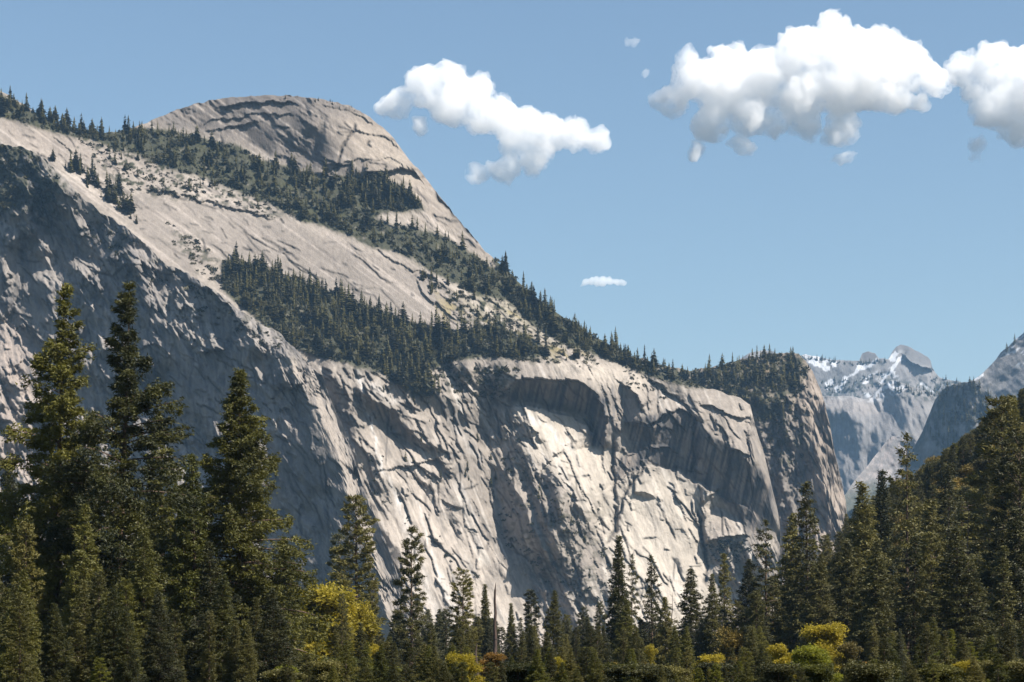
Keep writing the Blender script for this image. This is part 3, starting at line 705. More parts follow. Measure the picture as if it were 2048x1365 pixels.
def p6(Q, C):
    U, V = Q.U, Q.V
    C = mixc(C, sstep(.1, .5, fbm(*rot(U, V, -30, 40, 6), 831, 3)), (.16, .16, .155), .7)
    C = mixc(C, sstep(.45, .6, fbm(*rot(U, V, -35, 16, 5), 833, 2)) * Q.mask([(2000,660),(2200,600),(2200,720),(2010,730)], 3), SNOW, .9)
    d, s, t = linedist([(1950,757),(1968,752)], Q.WU, Q.WV); C = mixc(C, (d < 2.5).astype(float), SNOW)
    return C
Q6 = far_rock('mountain', 1920, 2200, 560, 1366, 840, (-.25, .8), 6400, (1990, 740),
    [([(2030,730),(2200,650),(2200,900),(1990,900),(2000,790)], -.9, .3, 4)], [],
    [(1920,772),(1945,760),(1960,752),(1975,738),(1990,722),(2002,706),(2020,690),(2034,677),(2048,666),(2100,615),(2200,560)],
    p6, [(-30, 60, 16, .5), (-36, 24, 8, .5), (30, 10, 6, .5)], .7, 1500, 'bare granite shoulder with thin snow, at the right edge')

DISTANT_WOODS = [(Q2, [(1600,714),(1700,724),(1725,722),(1780,722),(1780,728),(1700,732),(1600,722)], 60, 16, 30, 41),
    (Q2, [(1640,765),(1780,745),(1800,770),(1660,792)], 130, 14, 26, 42), (Q2, [(1860,755),(1990,775),(1990,800),(1870,790)], 160, 14, 28, 43),
    (Q3, [(1785,765),(1880,785),(1890,800),(1790,785)], 60, 12, 22, 44),
    (Q5, [(1850,860),(1890,780),(1945,765),(1990,800),(2000,900),(1880,900)], 260, 16, 30, 45),
    (Q6, [(2010,704),(2060,660),(2062,664),(2014,706)], 12, 18, 34, 46)]
# ------------------------------------------------------------------ foliage materials
def leaf_material(name, rgb, var=.35, trans=.25, scale=.35, hue=(1.25, 1.1, .7)):
    m, t, p = new_mat(name); N = t.nodes; K = t.links.new
    p.inputs['Roughness'].default_value = .6; p.inputs['Specular IOR Level'].default_value = .3
    tc = N.new('ShaderNodeTexCoord'); oi = N.new('ShaderNodeObjectInfo')
    n = N.new('ShaderNodeTexNoise'); n.inputs['Scale'].default_value = scale; n.inputs['Detail'].default_value = 3
    K(tc.outputs['Object'], n.inputs['Vector'])
    a = N.new('ShaderNodeMath'); a.operation = 'MULTIPLY_ADD'; a.inputs[1].default_value = .5
    K(oi.outputs['Random'], a.inputs[0]); K(n.outputs['Fac'], a.inputs[2])
    r = N.new('ShaderNodeValToRGB'); e = r.color_ramp.elements
    e[0].position = .45; e[1].position = 1.05 if False else 1.0
    lo = tuple(c * (1 - var) for c in rgb); hi = tuple(min(1, c * (1 + var * 1.3) * h) for c, h in zip(rgb, hue))
    e[0].color = lo + (1,); e[1].color = hi + (1,)
    K(a.outputs[0], r.inputs[0]); K(r.outputs[0], p.inputs['Base Color'])
    tr = N.new('ShaderNodeBsdfTranslucent'); K(r.outputs[0], tr.inputs['Color'])
    mx = N.new('ShaderNodeMixShader'); mx.inputs[0].default_value = trans
    K(p.outputs[0], mx.inputs[1]); K(tr.outputs[0], mx.inputs[2]); K(mx.outputs[0], N['Material Output'].inputs['Surface'])
    return m
M_FARTREE = leaf_material('far_needles', (.030, .031, .011), .7, .1, .03, (1.3, 1.1, .7))
M_BRUSH = leaf_material('brush_leaves', (.036, .037, .013), .5, .15, .02, (1.4, 1.1, .6))
M_BARK, _t, _p = new_mat('bark'); _p.inputs['Base Color'].default_value = (.085, .052, .036, 1); _p.inputs['Roughness'].default_value = .95
def _bark(t, p, c0, c1):
    N = t.nodes; tc = N.new('ShaderNodeTexCoord'); mp = N.new('ShaderNodeMapping'); mp.inputs['Scale'].default_value = (5, 5, .6)
    n = N.new('ShaderNodeTexNoise'); n.inputs['Scale'].default_value = 1.2; n.inputs['Detail'].default_value = 5
    r = N.new('ShaderNodeValToRGB'); r.color_ramp.elements[0].color = c0; r.color_ramp.elements[1].color = c1
    r.color_ramp.elements[0].position = .35; r.color_ramp.elements[1].position = .7
    t.links.new(tc.outputs['Object'], mp.inputs[0]); t.links.new(mp.outputs[0], n.inputs['Vector']); t.links.new(n.outputs['Fac'], r.inputs[0])
    t.links.new(r.outputs[0], p.inputs['Base Color'])
    b = N.new('ShaderNodeBump'); b.inputs['Distance'].default_value = .15; t.links.new(n.outputs['Fac'], b.inputs['Height']); t.links.new(b.outputs[0], p.inputs['Normal'])
_bark(_t, _p, (.04, .026, .019, 1), (.13, .082, .055, 1))
M_DEAD, _t, _p = new_mat('dead_wood'); _p.inputs['Roughness'].default_value = .9
_bark(_t, _p, (.030, .020, .016, 1), (.085, .052, .040, 1))

# ------------------------------------------------------------------ the small conifers far up on the rock
def far_conifer(seed, fat=1.0):
    """unit height; jagged tiers of drooping boughs around a thin stem"""
    rg = np.random.RandomState(seed); T = []
    n = 13
    for i in range(n):
        t = i / (n - 1); z = .10 + .86 * t
        r = (.19 * (1 - t) ** .7 + .012) * fat * rg.uniform(.65, 1.2)
        k = 8 if t < .7 else 6; a0 = rg.uniform(0, 6.28)
        for j in range(k):
            if rg.rand() < .16: continue
            a = a0 + 6.283 * j / k + rg.uniform(-.25, .25); L = r * rg.uniform(.65, 1.25)
            w_ = .40 * r + .006; d = np.array([math.cos(a), math.sin(a), 0]); q = np.array([-d[1], d[0], 0])
            up = np.array([0, 0, 1.0])
            b = up * (z + .035); tip = d * L + up * (z - .045 * rg.uniform(.3, 1.6)); mid = d * L * .45
            T += [[b, mid + q * w_ + up * (z - .005), tip], [b, tip, mid - q * w_ + up * (z - .012)]]
    top = np.array([0, 0, 1.0])
    for j in range(3):
        a = 2.09 * j; T.append([top, np.array([.012 * math.cos(a), .012 * math.sin(a), .9]), np.array([.012 * math.cos(a + 2), .012 * math.sin(a + 2), .9])])
    for j in range(4):
        a, c = 1.571 * j, 1.571 * (j + 1); s = .012
        T.append([np.array([s * math.cos(a), s * math.sin(a), -.08]), np.array([s * math.cos(c), s * math.sin(c), -.08]), np.array([0, 0, .6])])
    return np.array(T)
FT = [far_conifer(s, f) for s, f in ((1, 1.0), (2, .75), (3, 1.3), (4, 1.1), (5, 1.6), (6, 1.2), (7, .9))]

def scatter(Rk, poly, n, h0, h1, seed, top=None, dens=None):
    rg = np.random.RandomState(seed); P = np.array(poly, float)
    u = rg.uniform(P[:, 0].min(), P[:, 0].max(), n * 8); v = rg.uniform(P[:, 1].min(), P[:, 1].max(), n * 8)
    k = inpoly(poly, u, v) & (u > Rk.u[0] + 4) & (u < Rk.u[-1] - 4)
    k &= (fbm(u / 30, v / 18, seed + 5, 3) + rg.uniform(-.5, .9, len(u))) > (-.2 if dens is None else dens)
    if top is not None: k &= v > lerp_line(top, u) + 1
    u, v = u[k][:n], v[k][:n]
    x, y, z = Rk.point(u, v)
    h = h0 * .6 + (h1 * 1.12 - h0 * .6) * rg.rand(len(u)) ** 1.7
    return np.stack([x, y, z - 1.0, h], -1)

zones = []
zones.append(('dark conifer in the sloping forest', 'conifers below the dome', scatter(MAIN, V1, 620, 14, 30, 1, topB)))
zones.append(('conifer in the grove under the roofed edge of the dome', 'grove under the dome roof', scatter(MAIN, [(690,375),(740,372),(820,385),(855,420),(760,425),(700,430)], 70, 24, 36, 2)))
zones.append(('dark conifer in the band above the cliff rim', 'conifers above the cliff rim', scatter(MAIN, V2, 620, 16, 32, 3)))
zones.append(('conifer on the lower edge of the pale slab', 'conifers at the foot of the slab', scatter(MAIN, [(450,528),(560,560),(700,612),(800,645),(905,668),(900,690),(780,670),(600,600),(450,560)], 90, 24, 40, 4)))
zones.append(('conifer on the falling skyline ridge right of the dome', 'conifers on the skyline ridge', scatter(MAIN, V3, 190, 16, 34, 5, topB)))
zones.append(('dark conifer in the gully notch below the forest band', 'conifers in the cliff notch', scatter(MAIN, [(830,745),(870,735),(880,800),(850,815),(820,800)], 22, 20, 34, 6)))
zones.append(('conifer on the far left skyline above the pale slope', 'conifers on the left skyline', scatter(MAIN, [(-100,130),(0,184),(60,220),(150,258),(240,262),(290,250),(300,290),(180,278),(100,258),(0,220),(-100,190)], 150, 14, 28, 7, topB)))
zones.append(('conifer along the rim of the shaded left cliff', 'conifers on the left cliff rim', scatter(MAIN, [(80,310),(140,345),(200,400),(262,440),(300,480),(270,440),(262,410),(230,372),(170,345),(130,330)], 70, 18, 34, 8)))
zones.append(('lone conifer on the pale slope at the upper left', 'scattered conifers on the pale slope', scatter(MAIN, [(170,280),(330,315),(420,350),(560,410),(600,440),(440,395),(280,370),(200,340)], 60, 9, 20, 9)))
zones.append(('conifer among brush on the long pale slope right of the slab', 'scattered conifers right of the slab', scatter(MAIN, [(830,540),(960,590),(1060,630),(1200,700),(1160,735),(1060,690),(930,640),(860,590)], 70, 8, 20, 10)))
zones.append(('conifer on the bald crest of the dome', 'trees on the dome crest', scatter(MAIN, [(560,188),(700,205),(770,255),(740,240),(640,206),(560,198)], 26, 4, 9, 11, topB, -1)))
zones.append(('conifer clinging to a ledge of the sunlit cliff', 'conifers on the cliff ledges', scatter(MAIN, [(640,740),(900,790),(1010,850),(1060,960),(1200,1010),(1210,1180),(1130,1200),(1000,1040),(760,900),(650,790)], 46, 8, 15, 12, None, .35)))
zones.append(('dark conifer on the wooded top behind the cliff brow', 'conifers on the column top', scatter(COLM, [(1180,690),(1300,718),(1400,740),(1480,720),(1560,708),(1600,715),(1590,780),(1480,790),(1380,770),(1250,730)], 170, 14, 32, 13, topC, -1)))
zones.append(('conifer in the shaded gully of the column', 'conifers in the column gully', scatter(COLM, [(1500,790),(1590,790),(1580,860),(1570,900),(1545,900)], 30, 12, 22, 14)))

ZONE_WORDS = {i: None for i in range(len(zones))}
ZONE_WORDS[0] = [(330, ', at its left end'), (450, ', left of the dome'), (600, ', under the dome'), (760, ', at the dome foot'), (900, ', right of the dome roof'), (9999, ', at its lower right end')]
ZONE_WORDS[2] = [(560, ', at its left tip'), (640, ', left part'), (700, ', over the first lit rib'), (760, ', left of the notch'), (830, ', just left of the notch'), (890, ', over the notch'), (960, ', just right of the notch'), (1030, ', left of the great arch'), (9999, ', over the great arch')]
ZONE_WORDS[3] = [(520, ', far left'), (600, ', left part'), (680, ', left of the middle'), (760, ', at the middle'), (840, ', right of the middle'), (9999, ', near its lower tip')]
ZONE_WORDS[4] = [(1060, ', highest part'), (1130, ', upper part'), (1200, ', middle part'), (1280, ', lower part'), (9999, ', lowest part')]
ZONE_WORDS[7] = [(150, ', top end'), (200, ', upper part'), (250, ', lower part'), (9999, ', lowest end')]
ZONE_WORDS[12] = [(1300, ', left end'), (1400, ', left part'), (1480, ', middle'), (1550, ', right part'), (9999, ', by the outer edge')]
recs = [(h * F / y, i, (x, y, z, h)) for i, (_, _, a) in enumerate(zones) for x, y, z, h in a]
recs.sort(key=lambda r: -r[0])
protos = []
for k, T in enumerate(FT):
    f = np.arange(T.shape[0] * 3).reshape(-1, 3)
    o = mesh_from('conifer', T.reshape(-1, 3), f, M_FARTREE); protos.append(o)
rnd = random.Random(5)
used = set()
for px, zi, (x, y, z, h) in recs[:290]:
    k = rnd.randrange(len(protos))
    if k in used: o = protos[k].copy(); COL.objects.link(o)
    else: o = protos[k]; used.add(k)
    o.location = (x, y, z); o.scale = (h, h, h); o.rotation_euler = (0, 0, rnd.uniform(0, 6.28))
    u_ = UC + x / y * F; words = ZONE_WORDS[zi]
    nth = next((w_ for lim, w_ in words if u_ < lim), words[-1][1]) if words else ''
    tag(o, ('tall ' if px > 33 else 'mid sized ' if px > 27 else 'small ') + zones[zi][0] + nth, 'conifer', zones[zi][1])
def merged(name, rec, mats, label, seed=9, templates=FT):
    rg = np.random.RandomState(seed); out = []
    for x, y, z, h in rec:
        T = templates[rg.randint(len(templates))].reshape(-1, 3) * h
        a = rg.uniform(0, 6.28); c, s = math.cos(a), math.sin(a)
        out.append(np.stack([T[:, 0] * c - T[:, 1] * s + x, T[:, 0] * s + T[:, 1] * c + y, T[:, 2] + z], -1))
    P = np.concatenate(out); f = np.arange(len(P)).reshape(-1, 3)
    return tag(mesh_from(name, P, f, mats), label, None, kind='stuff')
merged('forest', [r[2] for r in recs[290:]], M_FARTREE, 'mass of small dark conifers over the mountain slopes')

# brush: low rounded clumps of leaves
def clump(seed):
    rg = np.random.RandomState(seed); n = 34
    d = rg.normal(size=(n, 3)); d /= np.linalg.norm(d, axis=1)[:, None]; d[:, 2] = np.abs(d[:, 2]) * .8
    c = d * rg.uniform(.5, 1, n)[:, None] * (1 + .3 * rg.rand(n))[:, None]
    a = rg.normal(size=(n, 3)) * .28; b = rg.normal(size=(n, 3)) * .28
    return np.stack([c + a, c + b, c - (a + b) * .7], 1)
CL = [clump(s) for s in range(6)]
bz = []
for Rk, poly, n, h0, h1, sd_, tp, dn in [
    (MAIN, V1, 900, 3, 6, 21, topB, None), (MAIN, V2, 900, 3, 6.5, 22, None, None), (MAIN, V3, 420, 3, 6.5, 23, topB, None),
    (MAIN, [(840,545),(1010,590),(1180,700),(1200,730),(1040,725),(930,660)], 420, 1.6, 4, 24, None, .2),
    (MAIN, [(150,270),(340,310),(560,410),(560,440),(400,400),(260,385),(190,330)], 300, 1.6, 4, 25, None, .2),
    (MAIN, [(330,440),(450,520),(440,575),(360,520)], 90, 1.6, 4, 26, None, .1),
    (MAIN, [(560,690),(700,730),(860,790),(1010,800),(1040,740),(900,725),(700,720)], 300, 2, 5, 27, None, 0),
    (MAIN, [(1000,850),(1060,900),(1200,1010),(1230,1200),(1130,1200),(1000,1080)], 190, 1.6, 4.5, 28, None, .35),
    (MAIN, [(1415,1090),(1470,1080),(1500,1100),(1480,1130),(1420,1120)], 60, 3, 6, 29, None, -1),
    (MAIN, [(640,760),(760,900),(960,1150),(940,1180),(760,1000),(650,850)], 60, 1.6, 3.6, 30, None, .4),
    (MAIN, [(1250,735),(1340,765),(1330,800),(1240,770)], 40, 1.6, 3.5, 36, None, .2),
    (LEFT, [(-100,285),(60,300),(130,365),(100,410),(40,430),(-100,440)], 260, 2.5, 6, 31, topA, None),
    (LEFT, [(100,345),(340,540),(560,670),(575,720),(540,720),(300,560),(150,460)], 200, 1.8, 4.5, 32, topA, .3),
    (COLM, [(1280,715),(1400,740),(1480,722),(1560,710),(1612,712),(1612,780),(1580,810),(1500,810),(1380,775)], 420, 3, 6.5, 33, topC, None),
    (COLM, [(1500,800),(1610,800),(1620,900),(1570,960),(1520,900)], 90, 2, 5, 34, None, .2)]:
    bz.append(scatter(Rk, poly, n, h0, h1, sd_, tp, dn))
merged('brush', np.concatenate(bz) + np.array([0, 0, .8, 0]), M_BRUSH, 'low green brush spread over the slopes and ledges', 10, CL)

# the tiny woods of the farthest ridges
fz = []
FARR = {o.name: o for o in bpy.data.objects if o.get('kind') == 'structure'}
for Qk, poly, n, h0, h1, sd_ in DISTANT_WOODS:
    fz.append(scatter(Qk, poly, n, h0, h1, sd_, None, -1))
merged('distant_forest', np.concatenate(fz), M_FARTREE, 'blue hazed woods along the snowy ridges on the right')
# ------------------------------------------------------------------ the wooded hillside on the right
def hill_z(x, y):
    x = np.asarray(x, float); y = np.asarray(y, float)
    s = sstep(380, 820, y)
    return 1.04 * np.maximum(0, x - .128 * y - 4 + 3 * vnoise(x / 40, y / 40, 5)) * s * np.where(x > .135 * y, 1, 1) - 0.5 * (x < .135 * y)
def hill():
    xs = np.linspace(-20, 900, 185); ys = np.linspace(330, 1500, 160)
    X, Y = np.meshgrid(xs, ys); X = X + .06 * Y
    Z = hill_z(X, Y); Z = np.minimum(Z, 150 + .12 * (X - 230)) * (1 - sstep(1000, 1450, Y)) - .6
    idx = np.arange(X.size).reshape(X.shape)
    f = np.stack([idx[:-1, :-1], idx[:-1, 1:], idx[1:, 1:], idx[1:, :-1]], -1).reshape(-1, 4)
    m, t, p = new_mat('hill_soil'); N = t.nodes; p.inputs['Roughness'].default_value = 1
    n = N.new('ShaderNodeTexNoise'); n.inputs['Scale'].default_value = .15; n.inputs['Detail'].default_value = 8
    tc = N.new('ShaderNodeTexCoord'); t.links.new(tc.outputs['Object'], n.inputs['Vector'])
    r = N.new('ShaderNodeValToRGB'); r.color_ramp.elements[0].color = (.025, .03, .014, 1); r.color_ramp.elements[1].color = (.07, .065, .03, 1)
    t.links.new(n.outputs['Fac'], r.inputs[0]); t.links.new(r.outputs[0], p.inputs['Base Color'])
    tag(mesh_from('hill', np.stack([X, Y, Z], -1).reshape(-1, 3), f, m), 'wooded hillside rising on the right', None, kind='structure')
hill()

# ------------------------------------------------------------------ tree builders
def tube(path, rad, k=7):
    """tapered tube as quads along a path"""
    path = np.array(path, float); n = len(path)
    V_, Fc = [], []
    for i in range(n):
        d = path[min(i + 1, n - 1)] - path[max(i - 1, 0)]; d /= np.linalg.norm(d) + 1e-9
        a = np.cross(d, [0.3, 0.9, 0.1] if abs(d[2]) > .8 else [0, 0, 1.0]); a /= np.linalg.norm(a); b = np.cross(d, a)
        for j in range(k):
            t = 6.28318 * j / k; V_.append(path[i] + rad[i] * (a * math.cos(t) + b * math.sin(t)))
    for i in range(n - 1):
        for j in range(k):
            Fc.append((i * k + j, i * k + (j + 1) % k, (i + 1) * k + (j + 1) % k, (i + 1) * k + j))
    return V_, Fc
class Wood:
    def __init__(s): s.v = []; s.f = []
    def add(s, path, rad, k=7):
        v, f = tube(path, rad, k); b = len(s.v); s.v += v; s.f += [tuple(b + i for i in q) for q in f]

def leaves(cen, size, per, rg, spread, slim=.4, flat=.6, outdir=None):
    n = len(cen) * per
    c = np.repeat(cen, per, 0); s = np.repeat(size, per) * rg.uniform(.6, 1.3, n)
    o = rg.normal(size=(n, 3)) * np.repeat(spread, per)[:, None]; o[:, 2] *= flat
    d = rg.normal(size=(n, 3)); d[:, 2] *= .7
    if outdir is not None: d += np.repeat(outdir, per, 0) * 1.2
    d /= np.linalg.norm(d, axis=1)[:, None]
    q = np.cross(d, rg.normal(size=(n, 3))); q /= np.linalg.norm(q, axis=1)[:, None] + 1e-9
    b = c + o
    return np.stack([b - q * (s * slim)[:, None], b + q * (s * slim)[:, None], b + d * s[:, None] * 1.3], 1)

PROF = {'cedar': lambda t: (1 - t) ** .75 * (.62 + .38 * np.sin(np.pi * min(1, t * 1.1)) ) + .03,
        'pine': lambda t: (1 - t) ** .6 * (.45 + .9 * t) * 1.05 + .04,
        'fir': lambda t: (1 - t) ** .95 + .025,
        'spire': lambda t: (1 - t) ** .8 * .9 + .03}
def conifer_mesh(kind, seed, H, Rr, cb, nbr, tuft, per, leaf, droop, rise, gaps=.1, lump=.35, lean=0.0, dead=8, tr=.012, bare=0.0):
    rg = np.random.RandomState(seed); W_ = Wood()
    bend = rg.uniform(-1, 1, 2) * H * .008
    def axis(z): return np.array([bend[0] * math.sin(z / H * 4) + lean * z, bend[1] * math.sin(z / H * 3), z])
    zs = np.linspace(-1.5, H, 14); W_.add([axis(z) for z in zs], [max(.04, H * tr * (1 - max(z, 0) / H) ** .85 * (1.25 if z < 1 else 1)) for z in zs], 8)
    cen, siz, spr, out = [], [], [], []
    ga = rg.uniform(0, 6.28)
    for i in range(nbr):
        t = (i + rg.rand()) / nbr; t = 1 - (1 - t) ** .85 if False else t
        t = t ** 1.15
        if rg.rand() < gaps: continue
        z = H * (cb + (1 - cb) * t) - .004 * H
        ga += 2.4 + rg.uniform(-.4, .4)
        lm = 1 + lump * (vnoise(np.array([math.cos(ga) * 1.3 + 7]), np.array([math.sin(ga) * 1.3 + t * 9]), seed)[0]) * 1.3
        L = Rr * PROF[kind](t) * rg.uniform(.72, 1.08) * lm
        if bare and t > 1 - bare: L *= .55
        L = max(L, .018 * H * (1.15 - t) + .2)
        d = np.array([math.cos(ga), math.sin(ga), 0]); q = np.array([-d[1], d[0], 0]); a0 = axis(z)
        rs = rise + 1.1 * t * t; dr = droop * (1 - .5 * t)
        path = [a0 + d * L * s + np.array([0, 0, L * (rs * s - dr * s * s)]) for s in (0, .35, .7, 1)]
        W_.add(path, [.012 * L + .03, .010 * L + .02, .008 * L + .01, .01], 3)
        n = max(3, int(tuft * L / Rr * (.6 + .8 * rg.rand())))
        s0 = .12 if kind != 'pine' else .38
        s = s0 + (1 - s0) * rg.rand(n) ** (.5 if kind == 'pine' else .62)
        wd = (.36 if kind != 'pine' else .28) * L * (1.2 - s) + .15
        P = a0 + d * (L * s)[:, None] + q * (rg.uniform(-1, 1, n) * wd)[:, None]
        P[:, 2] += L * (rs * s - dr * s * s) + rg.normal(size=n) * .045 * L - np.abs(rg.normal(size=n)) * (.10 if kind == 'cedar' else .03) * L
        cen.append(P); siz.append(np.full(n, leaf)); spr.append(np.full(n, leaf * (.75 if kind != 'pine' else .6)))
        out.append(np.repeat((d * .7 + np.array([0, 0, -.25 if kind in ('cedar', 'fir') else .35]))[None], n, 0))
    for i in range(dead):
        z = H * (cb * rg.uniform(.35, 1.3) + .02 * rg.rand()); a = rg.uniform(0, 6.28); L = Rr * rg.uniform(.2, .6)
        d = np.array([math.cos(a), math.sin(a), 0]); a0 = axis(z)
        W_.add([a0, a0 + d * L * .5 + [0, 0, -.03 * L], a0 + d * L + [0, 0, rg.uniform(-.3, .15) * L]], [.06, .04, .015], 3)
    # the leader
    n = 10; P = np.array([axis(H * (1 - .035 * rg.rand())) for _ in range(n)]); cen.append(P + rg.normal(size=(n, 3)) * .05); siz.append(np.full(n, leaf * .7)); spr.append(np.full(n, leaf * .3)); out.append(np.repeat(np.array([[0, 0, .8]]), n, 0))
    T = leaves(np.concatenate(cen), np.concatenate(siz), per, rg, np.concatenate(spr), .30 if kind != 'pine' else .22, .6, np.concatenate(out))
    return W_, T

def broad_mesh(seed, H, Rr, nl=4200, leaf=.34, lobes=15):
    rg = np.random.RandomState(seed); W_ = Wood()
    W_.add([(0, 0, -1), (.1, 0, H * .2), (.25, .1, H * .42)], [.030 * H, .022 * H, .016 * H], 7)
    cen, out = [], []
    for i in range(lobes):
        a = rg.uniform(0, 6.28); zz = rg.uniform(.16, .88); rr = Rr * rg.uniform(.1, .95) * (1 - .55 * max(0, zz - .6) / .3)
        c = np.array([math.cos(a) * rr, math.sin(a) * rr, H * zz]); r = Rr * rg.uniform(.16, .40)
        W_.add([(.2, .1, H * rg.uniform(.25, .4)), c * [.5, .5, .85], c], [.010 * H, .006 * H, .002 * H], 4)
        n = nl // lobes; d = rg.normal(size=(n, 3)); d /= np.linalg.norm(d, axis=1)[:, None]
        k = rg.uniform(.1, 1.0, n) ** .5 * (1 + .22 * vnoise(d[:, 0] * 3 + i, d[:, 1] * 3 + d[:, 2] * 2, seed + i))
        cen.append(c + d * (r * k)[:, None] * [1, 1, .85]); out.append(d * .6)
    cen = np.concatenate(cen); out = np.concatenate(out)
    T = leaves(cen, np.full(len(cen), leaf), 4, rg, np.full(len(cen), leaf * .9), .42, .8, out)
    return W_, T

M_LEAF = {
 'olive': leaf_material('cedar_needles', (.054, .061, .018), .5, .30, .18, (1.45, 1.2, .7)),
 'green': leaf_material('pine_needles', (.064, .066, .024), .45, .28, .2, (1.35, 1.15, .8)),
 'dark': leaf_material('fir_needles', (.040, .045, .016), .45, .25, .2, (1.4, 1.15, .8)),
 'bright': leaf_material('young_cedar_needles', (.068, .076, .016), .45, .35, .2, (1.3, 1.15, .7)),
 'grey': leaf_material('grey_pine_needles', (.052, .056, .030), .35, .25, .2, (1.2, 1.1, .9)),
 'yellow': leaf_material('spring_maple_leaves', (.23, .20, .022), .35, .45, .3, (1.25, 1.1, .7)),
 'lime': leaf_material('lime_leaves', (.125, .150, .018), .35, .45, .3, (1.35, 1.1, .7)),
 'orange': leaf_material('orange_oak_leaves', (0.2244, 0.1320, 0.0297), .35, .40, .3, (1.25, 1.1, .8)),
 'brown': leaf_material('budding_oak_leaves', (0.0986, 0.0667, 0.0290), .4, .3, .3, (1.3, 1.15, .8)),
 'oak': leaf_material('oak_leaves', (.086, .080, .027), .4, .3, .25, (1.5, 1.15, .7)),
}
TEMPL = {}
def template(key, builder, *a, **k):
    W_, T = builder(*a, **k)
    wm_ = bpy.data.meshes.new('trunk'); wm_.from_pydata([tuple(v) for v in W_.v], [], W_.f); wm_.materials.append(M_BARK); wm_.update()
    TEMPL[key] = (wm_, T, {})
def crown_mesh(key, leafkey):
    W_, T, cache = TEMPL[key]
    if leafkey not in cache:
        me = bpy.data.meshes.new('crown'); n = len(T)
        me.vertices.add(n * 3); me.vertices.foreach_set('co', T.astype(np.float32).ravel())
        me.loops.add(n * 3); me.loops.foreach_set('vertex_index', np.arange(n * 3, dtype=np.int32))
        me.polygons.add(n); me.polygons.foreach_set('loop_start', np.arange(0, n * 3, 3, dtype=np.int32))
        me.update(calc_edges=True); me.materials.append(M_LEAF[leafkey]); cache[leafkey] = me
    return cache[leafkey]

def tree(name, key, leafkey, x, y, z, H, H0, wide=1.0, lean=0.0, rz=None, label='', cat='tree', group=None, bark=None):
    r = bpy.data.objects.new(name, None); COL.objects.link(r); r.empty_display_size = .5
    s = H / H0; r.location = (x, y, z); r.scale = (s * wide, s * wide, s)
    r.rotation_euler = (0, lean, rnd.uniform(0, 6.28) if rz is None else rz)
    if lean: r.rotation_euler = mathutils.Euler((0, lean, 0)).to_matrix().to_euler()
    tag(r, label, cat, group)
    t = bpy.data.objects.new('trunk', TEMPL[key][0]); COL.objects.link(t); t.parent = r
    if leafkey:
        c = bpy.data.objects.new('crown', crown_mesh(key, leafkey)); COL.objects.link(c); c.parent = r
    return r

HT = {}
def T_(key, H0, *a, **k):
    HT[key] = H0; template(key, *a, **k)
# hero trees have a mesh of their own
T_('heroA', 46, conifer_mesh, 'cedar', 11, 46, 8.4, .08, 260, 74, 14, .31, .26, -.02, .20, .85, 0, 16)
T_('heroB', 46, conifer_mesh, 'cedar', 23, 46, 7.4, .08, 250, 70, 14, .30, .22, .0, .22, .9, 0, 16)
T_('heroC', 38, conifer_mesh, 'cedar', 35, 38, 8.6, .05, 290, 70, 14, .29, .22, .02, .12, .6, 0, 12)
T_('cedar', 30, conifer_mesh, 'cedar', 47, 30, 6.0, .02, 200, 36, 10, .33, .25, .02, .08, .3)
T_('cedar2', 30, conifer_mesh, 'cedar', 59, 30, 5.6, .02, 200, 36, 10, .33, .18, .1, .12, .4)
T_('pine', 36, conifer_mesh, 'pine', 61, 36, 5.4, .12, 135, 34, 9, .46, .12, .18, .12, .45)
T_('pine2', 36, conifer_mesh, 'pine', 73, 36, 5.2, .06, 150, 34, 9, .46, .20, .15, .10, .45)
T_('pine3', 36, conifer_mesh, 'pine', 85, 36, 5.6, .16, 115, 36, 9, .46, .10, .22, .18, .5)
T_('fir', 34, conifer_mesh, 'fir', 91, 34, 6.2, .03, 190, 36, 8, .42, .35, .08, .08, .25)
T_('fir2', 34, conifer_mesh, 'fir', 97, 34, 6.8, .05, 140, 34, 8, .40, .45, .10, .14, .35)
T_('spire', 34, conifer_mesh, 'spire', 103, 34, 4.0, .03, 200, 28, 8, .42, .35, .02, .05, .2)
T_('sparse', 36, conifer_mesh, 'fir', 109, 36, 6.6, .15, 80, 38, 8, .42, .35, .12, .25, .6, 0, 16)
T_('broad', 12, broad_mesh, 5, 12, 5.0, 5000, .30, 26)
T_('broad2', 12, broad_mesh, 9, 12, 4.2, 4200, .30, 20)
T_('broad3', 12, broad_mesh, 13, 12, 5.6, 5800, .30, 32)

CONN = 0
def put(key, leafkey, u, vt, Y, label, name=None, cat='tree', wide=1.0, lean=0.0, group=None, du=0, base=None):
    """a tree whose foot stands Y metres away under picture column u and whose tip reaches row vt"""
    x = (u - UC) / F * Y
    z = float(hill_z(x, Y)) if x > .135 * Y + 8 else 0.0
    if base is not None: z = base
    ztop = CAMZ + (VH - vt) / F * Y
    H = max(2.0, ztop - z)
    nm = name or {'p': 'pine_tree', 'c': 'cedar_tree', 'h': 'cedar_tree', 'f': 'fir_tree', 's': 'fir_tree', 'b': 'broadleaf_tree'}[key[0]]
    return tree(nm, key, leafkey, x, Y, z - .2, H + .2, HT[key], wide * (HT[key] / H if False else 1), lean, None, label, cat, group)

